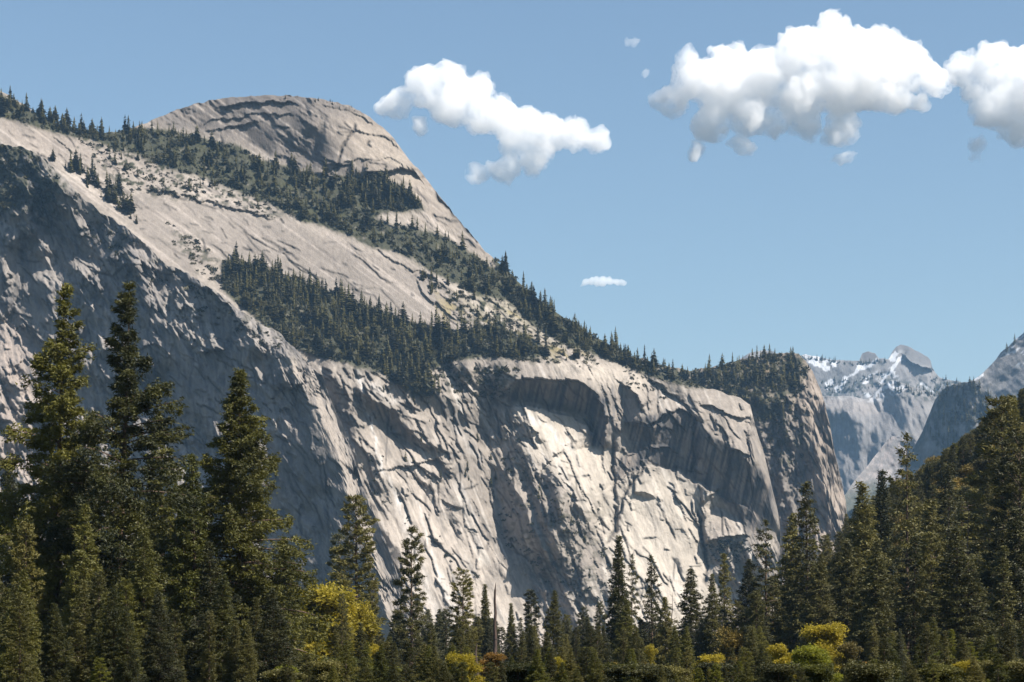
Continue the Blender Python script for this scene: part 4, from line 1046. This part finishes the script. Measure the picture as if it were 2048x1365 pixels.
# ---- trees one can single out
put('heroA', 'olive', 122, 570, 215, 'tallest cedar at the far left, gaps between its clumped boughs', lean=.004)
put('heroB', 'olive', 228, 568, 205, 'tall leaning cedar, second of the giants at the left', lean=.040)
put('heroC', 'olive', 480, 742, 225, 'broad cone shaped cedar before the dark blue cliff, right of the two giants')
put('cedar', 'bright', 385, 912, 222, 'bright green young cedar in the gap between the left giants and the broad cone')
put('cedar2', 'olive', 322, 838, 262, 'cedar half hidden behind the right side of the leaning giant')
put('cedar', 'grey', 14, 925, 300, 'pale green cedar cut by the left edge of the picture')
put('pine2', 'green', 52, 1050, 190, 'pine at the lower left with a bare reddish stem')
put('cedar2', 'olive', 170, 1010, 190, 'olive cedar filling the gap below the two giants')
put('cedar', 'olive', 290, 1060, 175, 'golden green cedar in front of the leaning giant', wide=1.2)
put('cedar2', 'dark', 420, 1085, 190, 'dark green cedar at the foot of the broad cone', wide=1.2)
put('cedar', 'olive', 565, 1075, 235, 'olive cedar on the right flank of the broad cone', wide=1.1)
put('pine', 'bright', 200, 1318, 60, 'tip of a fresh green young pine at the bottom left', wide=1.4)
put('pine2', 'green', 712, 996, 400, 'full pine with a pointed tip, first right of the left group', wide=1.25)
put('pine', 'grey', 678, 1072, 440, 'paler pine tucked behind the left side of the full pine')
put('pine', 'green', 824, 1058, 380, 'tall narrow pine with a dark bare stem before the sunlit cliff', wide=1.0)
put('pine3', 'green', 926, 1142, 390, 'pine with a rounded full top, left of the broken snag', wide=1.1)
put('spire', 'green', 970, 1170, 460, 'thin pointed fir just left of the broken snag')
put('spire', 'green', 1022, 1208, 470, 'slim pale fir just right of the broken snag')
put('pine2', 'grey', 1062, 1182, 470, 'hazy grey green pine left of the darkest tree', wide=1.3)
put('cedar', 'dark', 1108, 1182, 330, 'darkest dense cedar below the middle of the cliff', wide=1.0)
put('pine', 'grey', 1166, 1216, 480, 'grey green pine right of the darkest cedar', wide=1.1)
put('pine2', 'grey', 1200, 1206, 520, 'second grey green pine right of the darkest cedar')
put('spire', 'dark', 1238, 1074, 410, 'narrow black green fir spire before the pale slabs', wide=1.0)
put('sparse', 'green', 1264, 1108, 450, 'thin see through conifer close behind the black green spire', wide=.7)
put('fir2', 'green', 1302, 1112, 430, 'open layered fir between the spire and the bare dead stick', wide=1.0)
put('fir', 'green', 1382, 1140, 430, 'open Christmas tree shaped fir right of the bare dead stick', wide=1.35)
put('fir2', 'green', 1447, 1108, 450, 'fir with a sparse tip before the stepped pale block', wide=1.0)
put('fir', 'dark', 1424, 1150, 400, 'dark fir crowded against the sparse tipped one', wide=.9)
put('sparse', 'dark', 1532, 1040, 400, 'wide armed dark conifer under the right end of the arches', wide=1.15)
put('fir2', 'green', 1614, 966, 385, 'tall fir with drooping shelves below the granite column', wide=1.15)
put('fir', 'green', 1584, 1030, 430, 'fir close behind the drooping shelved one, left side', wide=1.1)
put('fir', 'green', 1726, 968, 405, 'dense fir right of the column, pointed, by the blue valley', wide=1.2)
put('spire', 'dark', 1764, 944, 500, 'thin dark fir just right of the dense pointed one')
put('sparse', 'green', 1814, 866, 360, 'tallest conifer at the right with a ragged nearly bare top', wide=.85)
put('fir', 'green', 1694, 1080, 380, 'fir in front of the dense pointed one by the blue valley', wide=1.2)
put('cedar', 'green', 1640, 1110, 360, 'full green conifer below the drooping shelved fir', wide=1.1)
put('cedar2', 'green', 1860, 1000, 380, 'green cedar right of the ragged topped conifer', wide=1.3)
put('pine2', 'green', 2004, 800, 420, 'tall straight conifer near the right edge', wide=1.2)
put('fir2', 'green', 1900, 930, 470, 'fir between the ragged topped conifer and the red dead trunk', wide=1.1)
put('pine3', 'green', 2040, 880, 330, 'pine cut by the right edge of the picture', wide=1.1)
put('cedar', 'dark', 1500, 1120, 420, 'dark conifer filling the gap left of the wide armed one', wide=1.1)
put('cedar', 'grey', 1800, 1258, 170, 'small grey green young conifer at the lower right', wide=.8)
put('cedar2', 'green', 1330, 1195, 380, 'conifer standing around the foot of the bare dead stick', wide=1.2)
put('cedar', 'olive', 1252, 1200, 330, 'olive conifer in front of the black green spire', wide=1.2)
put('pine', 'green', 745, 1150, 350, 'young pine before the full pine, right of the yellow crown', wide=.75)
put('pine2', 'green', 684, 1190, 300, 'young pine standing in front of the yellow crown', wide=.8)
put('pine', 'olive', 590, 1190, 260, 'thin young pine left of the yellow crown', wide=1.2)

# ---- broadleaf trees
put('broad3', 'yellow', 640, 1166, 330, 'large yellow green maple crown behind the pines at left', wide=1.3)
put('broad', 'yellow', 712, 1205, 335, 'right hand lobe of yellow green maple behind the young pines', wide=.85)
put('broad', 'yellow', 760, 1290, 280, 'small yellow green maple low right of the young pines', wide=.9)
put('broad2', 'lime', 640, 1325, 150, 'lime green bush at the bottom left of centre', wide=1.2)
put('broad', 'lime', 572, 1345, 120, 'bright yellow lime bush at the bottom edge below the cedars', wide=1.2)
put('broad2', 'orange', 985, 1303, 230, 'orange leaved oak near the bottom centre', wide=1.6)
put('broad', 'brown', 1046, 1335, 300, 'brown budding oak right of the orange oak', wide=1.1)
put('broad', 'yellow', 1300, 1290, 300, 'yellow green maple low between the spire and the round one', wide=.7)
put('broad3', 'oak', 1290, 1325, 250, 'low olive maple in front of the yellow green one', wide=1.1)
put('broad3', 'yellow', 1422, 1308, 220, 'round golden green maple at the bottom, left of the bright pair', wide=1.3)
put('broad2', 'yellow', 1562, 1284, 200, 'upright yellow green maple left of the brightest crown', wide=1.0)
put('broad', 'yellow', 1650, 1246, 290, 'yellow green maple crown, upper of the bright group', wide=1.15)
put('broad3', 'lime', 1625, 1290, 170, 'brightest lime yellow crown at the bottom right', wide=1.5)
put('broad', 'oak', 1700, 1285, 270, 'olive oak right of the bright maple group', wide=1.0)
put('broad2', 'orange', 1728, 1322, 230, 'orange tinged oak low at the right', wide=1.0)
put('broad', 'brown', 1768, 1325, 230, 'brown budding oak beside the orange tinged one', wide=.9)
put('broad3', 'oak', 1470, 1255, 340, 'dull green oak behind the round golden maple', wide=1.1)
put('broad2', 'lime', 1880, 1300, 260, 'lime green leaves low at the right under the firs', wide=1.3)

# ---- dead trees
def snag(u, vt, Y, w_, label, seed, arms=0, top_break=True, lean=0.0):
    rg = np.random.RandomState(seed); x = (u - UC) / F * Y; z0 = float(hill_z(x, Y)) if x > .135 * Y + 8 else 0
    H = CAMZ + (VH - vt) / F * Y - z0
    W_ = Wood(); zs = np.linspace(-1, H, 9)
    W_.add([(lean * z + .1 * math.sin(z), .1 * math.cos(z * .7), z) for z in zs], [w_ * (1 - .6 * max(0, z) / H) if top_break else w_ * (1.02 - max(0, z) / H) for z in zs], 7)
    if top_break: W_.add([(lean * H, 0, H - .1), (lean * H + .12, 0, H + .9), (lean * H + .15, 0, H + 1.6)], [w_ * .34, w_ * .18, .02], 5)
    B_ = []
    r = bpy.data.objects.new('dead_tree', None); COL.objects.link(r); r.location = (x, Y, z0); tag(r, label, 'dead tree')
    me = bpy.data.meshes.new('trunk'); me.from_pydata([tuple(v) for v in W_.v], [], W_.f); me.materials.append(M_DEAD)
    t = bpy.data.objects.new('trunk', me); COL.objects.link(t); t.parent = r
    for i in range(arms):
        z = H * rg.uniform(.3, .99); a = rg.uniform(0, 6.28); L = H * .10 * (1.25 - z / H) * rg.uniform(.6, 1.5); d = np.array([math.cos(a), math.sin(a), 0])
        Wb = Wood(); a0 = np.array([lean * z, 0, z])
        e = a0 + d * L + [0, 0, rg.uniform(-.1, .35) * L]
        Wb.add([a0, a0 + d * L * .5 + [0, 0, -.02 * L], e], [.09, .06, .02], 4)
        for q in range(3):
            s = a0 + (e - a0) * rg.uniform(.3, .9); Wb.add([s, s + d * L * .2 + rg.normal(size=3) * L * .12], [.035, .01], 3)
        bm_ = bpy.data.meshes.new('branch'); bm_.from_pydata([tuple(v) for v in Wb.v], [], Wb.f); bm_.materials.append(M_DEAD)
        b = bpy.data.objects.new('branch', bm_); COL.objects.link(b); b.parent = r
snag(990, 1180, 400, .55, 'broken topped dark snag standing before the cliff, centre', 1, 2)
snag(952, 1302, 300, .45, 'short broken stump trunk left of the orange oak', 2, 0)
snag(1336, 1172, 400, .25, 'leaning bare dead stick with a few twigs before the pale slabs', 3, 6, False, .06)
snag(1936, 1004, 330, .42, 'reddish dead trunk with bare arms at the right', 4, 26, False)

# ---- the rest of the wood
LAND = [(40, 'the left edge cedar'), (122, 'the tallest far left cedar'), (228, 'the leaning giant cedar'), (322, 'the half hidden cedar'), (400, 'the bright young cedar'), (480, 'the broad cone cedar'), (565, 'the broad cone right flank'),
        (640, 'the big yellow maple'), (712, 'the full pointed pine'), (770, 'the small yellow maple'), (824, 'the tall narrow pine'), (926, 'the round topped pine'), (990, 'the broken snag'), (1050, 'the brown budding oak'), (1108, 'the darkest cedar'),
        (1166, 'the grey green pines'), (1238, 'the black green spire'), (1302, 'the open layered fir'), (1340, 'the bare dead stick'), (1382, 'the Christmas shaped fir'), (1447, 'the sparse tipped fir'), (1532, 'the wide armed conifer'),
        (1614, 'the drooping shelved fir'), (1660, 'the bright maple group'), (1726, 'the dense pointed fir'), (1768, 'the thin dark fir'), (1814, 'the ragged topped conifer'), (1880, 'the lime hillside leaves'), (1936, 'the reddish dead trunk'), (2004, 'the tall straight conifer'), (2060, 'the right edge')]
HUE = {'olive': 'olive', 'green': 'green', 'dark': 'dark', 'bright': 'fresh green', 'grey': 'grey green', 'yellow': 'yellow green', 'lime': 'lime', 'orange': 'orange', 'brown': 'brownish', 'oak': 'dull olive'}
rr = random.Random(77)
EXC = [(592, 668), (950, 1022), (1275, 1325), (1385, 1462), (1535, 1745)]
def fill(n, u0, u1, Y0, Y1, keys, lk, H0_, H1_, label, group, limit=None, cat='tree', wide=1.25, sep=6.5):
    pts = []; tries = 0
    while len(pts) < n and tries < n * 60:
        tries += 1
        Y = rr.uniform(Y0, Y1); u = rr.uniform(u0, u1); x = (u - UC) / F * Y
        if Y < 340 and 'very edge' not in label and any(a < u < b for a, b in EXC): continue
        if any((x - a) ** 2 + (Y - b) ** 2 < sep * sep for a, b in pts): continue
        z = float(hill_z(x, Y)) if x > .135 * Y + 4 else 0.0
        H = rr.uniform(H0_, H1_)
        vt = VH - (z + H - CAMZ) / Y * F
        if limit is not None:
            lv = lerp_line(limit, u)
            if vt < lv:
                H -= (lv - vt) / F * Y
                if H < .5 * H0_: continue
        pts.append((x, Y))
        k = rr.choice(keys); lf = rr.choice(lk); nm = {'p': 'pine_tree', 'c': 'cedar_tree', 'f': 'fir_tree', 's': 'fir_tree', 'b': 'broadleaf_tree'}[k[0]]
        lu, ln = min(LAND, key=lambda q: abs(q[0] - u)); rel = 'just left of' if u < lu - 9 else 'just right of' if u > lu + 9 else ('behind' if Y > 380 else 'below')
        sz = 'big ' if H > H0_ + .66 * (H1_ - H0_) else 'middling ' if H > H0_ + .33 * (H1_ - H0_) else 'small '
        lab = sz + HUE[lf] + ' ' + nm.replace('_tree', '').replace('broadleaf', 'bush' if H < 6 else 'round tree') + ' ' + label + ', ' + rel + ' ' + ln
        if len(lab.split()) > 16: lab = lab.split(' ', 1)[1].replace('just ', '')
        tree(nm, k, lf, x, Y, z - .3, H, HT[k], wide * rr.uniform(.85, 1.15), 0, None, lab, cat, group)
con = ['cedar', 'cedar2', 'fir', 'fir2', 'pine2', 'pine']
lim_h = [(1500,1180),(1600,1110),(1690,1010),(1740,985),(1790,965),(1850,935),(1900,893),(1950,860),(1990,815),(2020,795),(2048,775),(2200,700)]
fill(105, 1640, 2130, 500, 900, con, ['green', 'dark', 'green'], 18, 30, 'on the right hillside', 'conifers on the right hillside', lim_h)
fill(80, 1690, 2230, 690, 900, con, ['green', 'dark', 'olive'], 18, 28, 'high on the hillside', 'conifers high on the right hillside', lim_h, sep=6)
fill(110, 1640, 2130, 520, 900, ['broad', 'broad2', 'broad3'], ['oak', 'oak', 'green', 'oak'], 13, 19, 'on the hillside', 'oaks on the right hillside', lim_h, wide=1.05, sep=7)
lim_m = [(-50,1050),(500,1150),(640,1215),(760,1225),(880,1215),(1000,1240),(1100,1225),(1180,1235),(1260,1230),(1340,1260),(1400,1240),(1500,1190),(1600,1130),(1700,1100),(2100,1050)]
fill(72, 560, 1560, 400, 600, con, ['green', 'grey', 'grey', 'dark'], 13, 24, 'in the far tree line', 'tree line at the cliff foot', lim_m)
fill(34, 1480, 2100, 300, 430, con, ['green', 'dark', 'dark'], 18, 32, 'in the right stand', 'dense stand at lower right', limit=[(1480,1200),(1600,1130),(1750,1080),(1900,1060),(2100,960)])
fill(20, -60, 560, 240, 330, con[:4], ['olive', 'dark', 'green'], 16, 34, 'in the left thicket', 'thicket behind the left giants', [(-60,960),(60,950),(110,1080),(200,1040),(300,1060),(440,1080),(560,1150)], sep=6)
fill(26, -30, 560, 120, 170, ['cedar', 'cedar2', 'pine2'], ['olive', 'olive', 'dark', 'green'], 5, 10, 'low at left', 'young cedars at lower left', [(-60,1130),(560,1150)], sep=4)
fill(46, 560, 2080, 230, 330, ['cedar', 'cedar2', 'pine', 'pine2', 'fir'], ['green', 'dark', 'olive'], 6, 12, 'low in front', 'young conifers along the bottom', [(560,1240),(1200,1250),(1600,1250),(2100,1200)], sep=6)
fill(18, 540, 2080, 120, 200, ['broad', 'broad2', 'broad3'], ['oak', 'green', 'yellow', 'green'], 1.4, 3.8, 'at the bottom', 'bushes along the bottom edge', [(560,1290),(2100,1280)], sep=5, wide=1.15)
fill(80, 540, 2080, 75, 150, ['broad', 'cedar', 'pine2', 'fir', 'cedar2', 'pine'], ['green', 'dark', 'olive', 'bright'], 1.3, 3.2, 'at the very edge', 'low scrub along the bottom edge', [(540,1296),(1000,1315),(1400,1318),(2080,1290)], sep=2.0, wide=1.7)
fill(64, 540, 2080, 120, 210, ['cedar', 'cedar2', 'pine', 'pine2', 'fir', 'fir2'], ['green', 'dark', 'olive', 'bright'], 3.5, 8, 'at the bottom edge', 'small conifers along the bottom edge', [(560,1270),(1000,1290),(1600,1290),(2100,1230)], sep=3.5, wide=1.5)
# ------------------------------------------------------------------ clouds, beyond and above the haze
def vnoise3(x, y, z, seed):
    iz = np.floor(z); f = z - iz; f = f * f * (3 - 2 * f)
    a = vnoise(x + iz * 37.7, y + iz * 17.3, seed); b = vnoise(x + (iz + 1) * 37.7, y + (iz + 1) * 17.3, seed)
    return a * (1 - f) + b * f
def cloud_material(dens, thr):
    m = bpy.data.materials.new('cloud_vapour'); m.use_nodes = True; t = m.node_tree; N = t.nodes; K = t.links.new
    N.remove(N['Principled BSDF'])
    v = N.new('ShaderNodeVolumePrincipled'); v.inputs['Color'].default_value = (1, 1, 1, 1); v.inputs['Anisotropy'].default_value = 0
    tc = N.new('ShaderNodeTexCoord')
    n = N.new('ShaderNodeTexNoise'); n.inputs['Scale'].default_value = 1 / 210; n.inputs['Detail'].default_value = 7; n.inputs['Roughness'].default_value = .72
    K(tc.outputs['Object'], n.inputs['Vector'])
    r = N.new('ShaderNodeMapRange'); r.inputs[1].default_value = thr; r.inputs[2].default_value = thr + .14; r.inputs[3].default_value = 0; r.inputs[4].default_value = dens
    K(n.outputs['Fac'], r.inputs[0])
    if thr > 0: K(r.outputs[0], v.inputs['Density'])
    else: v.inputs['Density'].default_value = dens
    K(v.outputs[0], N['Material Output'].inputs['Volume'])
    return m
def ico(c, r, rg):
    import bmesh
    b = bmesh.new(); bmesh.ops.create_icosphere(b, subdivisions=2, radius=1)
    co = np.array([v.co[:] for v in b.verts]); f = [[v.index for v in q.verts] for q in b.faces]; b.free()
    return co * r + c, f
def cloud(blobs, Y, label, seed, dens=.0075, thr=.38, vox=17, amp=1.0, grow=.93):
    rg = np.random.RandomState(seed); V_, Fc = [], []; k = Y / F
    cu = np.mean([b[0] for b in blobs]); cv = np.mean([b[1] for b in blobs])
    O_ = np.array([(cu - UC) * k, Y, (VH - cv) * k])
    allb = []
    for u, v, r in blobs:
        allb.append((u, v, 0, r))
        for _ in range(9):
            a = rg.uniform(0, 6.28); q = rg.uniform(.5, 1.0) * r; allb.append((u + q * math.cos(a), v + .8 * q * math.sin(a), rg.uniform(-.5, .5) * r, r * rg.uniform(.12, .42)))
    for u, v, dy, r in allb:
        c = np.array([(u - cu) * k, dy * k * 1.0, (cv - v) * k]); R_ = r * k * grow
        co, f = ico(c, np.array([R_, R_ * 1.1, R_ * .92]), rg); b = sum(len(a) for a in V_); V_.append(co); Fc += [[b + i for i in q] for q in f]
    me = bpy.data.meshes.new('cloud'); me.from_pydata([tuple(p) for p in np.concatenate(V_)], [], Fc)
    o = bpy.data.objects.new('cloud', me); COL.objects.link(o)
    md = o.modifiers.new('m', 'REMESH'); md.mode = 'VOXEL'; md.voxel_size = vox
    dg = bpy.context.evaluated_depsgraph_get(); me2 = bpy.data.meshes.new_from_object(o.evaluated_get(dg)); o.modifiers.clear(); o.data = me2; bpy.data.meshes.remove(me)
    n = len(me2.vertices); P = np.empty(n * 3, np.float32); me2.vertices.foreach_get('co', P); P = P.reshape(-1, 3).astype(float)
    # turbulence: the vapour is stirred at several sizes without folding over itself
    for q, (sc_, am) in enumerate(((420, 45), (190, 58), (95, 34), (48, 18), (27, 9))):
        x, y, z = P[:, 0] / sc_, P[:, 1] / sc_, P[:, 2] / sc_
        P = P + am * amp * np.stack([vnoise3(x, y, z, seed * 9 + q), vnoise3(x + 40, y, z, seed * 9 + q + 30), vnoise3(x, y + 40, z + 9, seed * 9 + q + 60)], -1)
    me2.vertices.foreach_set('co', P.astype(np.float32).ravel()); me2.update(); me2.name = 'cloud'
    me2.materials.clear(); me2.materials.append(cloud_material(dens, thr))
    o.location = O_; tag(o, label, 'cloud')
cloud([(1340,195,38),(1390,155,55),(1440,120,42),(1450,180,65),(1520,150,62),(1600,120,68),(1680,112,66),(1760,112,62),(1820,130,58),(1866,160,36),(1884,165,20),(1700,170,75),(1600,190,62),(1500,225,48),(1420,245,42),(1400,300,26),(1480,285,24),(1780,190,48),(1840,205,22),(1690,255,38),(1685,310,20),(1620,245,34),(1560,245,30)],
      20000, 'largest cumulus cloud, broad and bright, top right of the sky', 1)
cloud([(1912,140,26),(1930,130,34),(1990,135,46),(2040,150,56),(2000,215,56),(2055,245,52),(1950,175,40),(1955,295,18),(2090,180,80)], 20600, 'cumulus cloud cut by the right edge, touching the largest one', 2)
cloud([(790,208,32),(850,180,42),(900,165,38),(950,180,36),(900,212,42),(960,235,34),(1010,240,38),(1060,255,34),(1030,290,32),(1100,265,36),(1150,270,32),(1195,285,26),(1145,240,13),(1075,300,28),(1045,322,28),(1000,340,25),(960,350,18),(765,215,16),(840,252,16)],
      19000, 'ragged cloud drifting down to the right beside the dome', 3, .006, .36, 16, 1.0, 1.14)
cloud([(1170,571,9),(1182,570,10),(1195,570,11),(1208,569,12),(1222,568,11),(1235,567,10),(1246,567,8)], 16200, 'tiny flat cloud low over the ridge', 4, .012, 0, 9, .4)
cloud([(1265,84,9),(1280,83,10)], 20500, 'faint wisp high in the blue gap between the big clouds', 5, .0025, 0, 10, .9)
cloud([(1283,153,11)], 20500, 'small faint puff just left of the largest cumulus', 6, .0028, 0, 10, .9)
# ------------------------------------------------------------------ ground
def ground():
    m, t, p = new_mat('forest_floor'); N = t.nodes; K = t.links.new
    n = N.new('ShaderNodeTexNoise'); n.inputs['Scale'].default_value = .08; n.inputs['Detail'].default_value = 8
    tc = N.new('ShaderNodeTexCoord'); K(tc.outputs['Object'], n.inputs['Vector'])
    r = N.new('ShaderNodeValToRGB'); r.color_ramp.elements[0].color = (.02, .024, .010, 1); r.color_ramp.elements[1].color = (.045, .045, .018, 1)
    K(n.outputs['Fac'], r.inputs[0]); K(r.outputs[0], p.inputs['Base Color']); p.inputs['Roughness'].default_value = 1; p.inputs['Specular IOR Level'].default_value = 0
    xs = np.linspace(-9000, 9000, 61); ys = np.linspace(-900, 14500, 61)
    X, Y = np.meshgrid(xs, ys); Z = np.zeros(X.shape)
    idx = np.arange(X.size).reshape(X.shape)
    f = np.stack([idx[:-1, :-1], idx[:-1, 1:], idx[1:, 1:], idx[1:, :-1]], -1).reshape(-1, 4)
    o = mesh_from('ground', np.stack([X, Y, Z], -1).reshape(-1, 3), f, m)
    tag(o, 'valley floor under the forest', None, kind='structure')
ground()

# ------------------------------------------------------------------ the air of the valley
def haze():
    m = bpy.data.materials.new('haze'); m.use_nodes = True; t = m.node_tree
    for n in list(t.nodes):
        if n.type == 'BSDF_PRINCIPLED': t.nodes.remove(n)
    v = t.nodes.new('ShaderNodeVolumePrincipled')
    v.inputs['Color'].default_value = (.37, .65, 1.0, 1); v.inputs['Density'].default_value = 2.3e-5
    v.inputs['Anisotropy'].default_value = 0.0
    t.links.new(v.outputs[0], t.nodes['Material Output'].inputs['Volume'])
    x0, x1, y0, y1, z0, z1 = -9100, 9100, -1000, 14700, -75, 1900
    c = [(x, y, z) for z in (z0, z1) for y in (y0, y1) for x in (x0, x1)]
    f = [(0, 2, 3, 1), (4, 5, 7, 6), (0, 1, 5, 4), (2, 6, 7, 3), (0, 4, 6, 2), (1, 3, 7, 5)]
    o = mesh_from('haze', c, f, m); tag(o, 'thin blue haze filling the valley', None, kind='stuff')
haze()
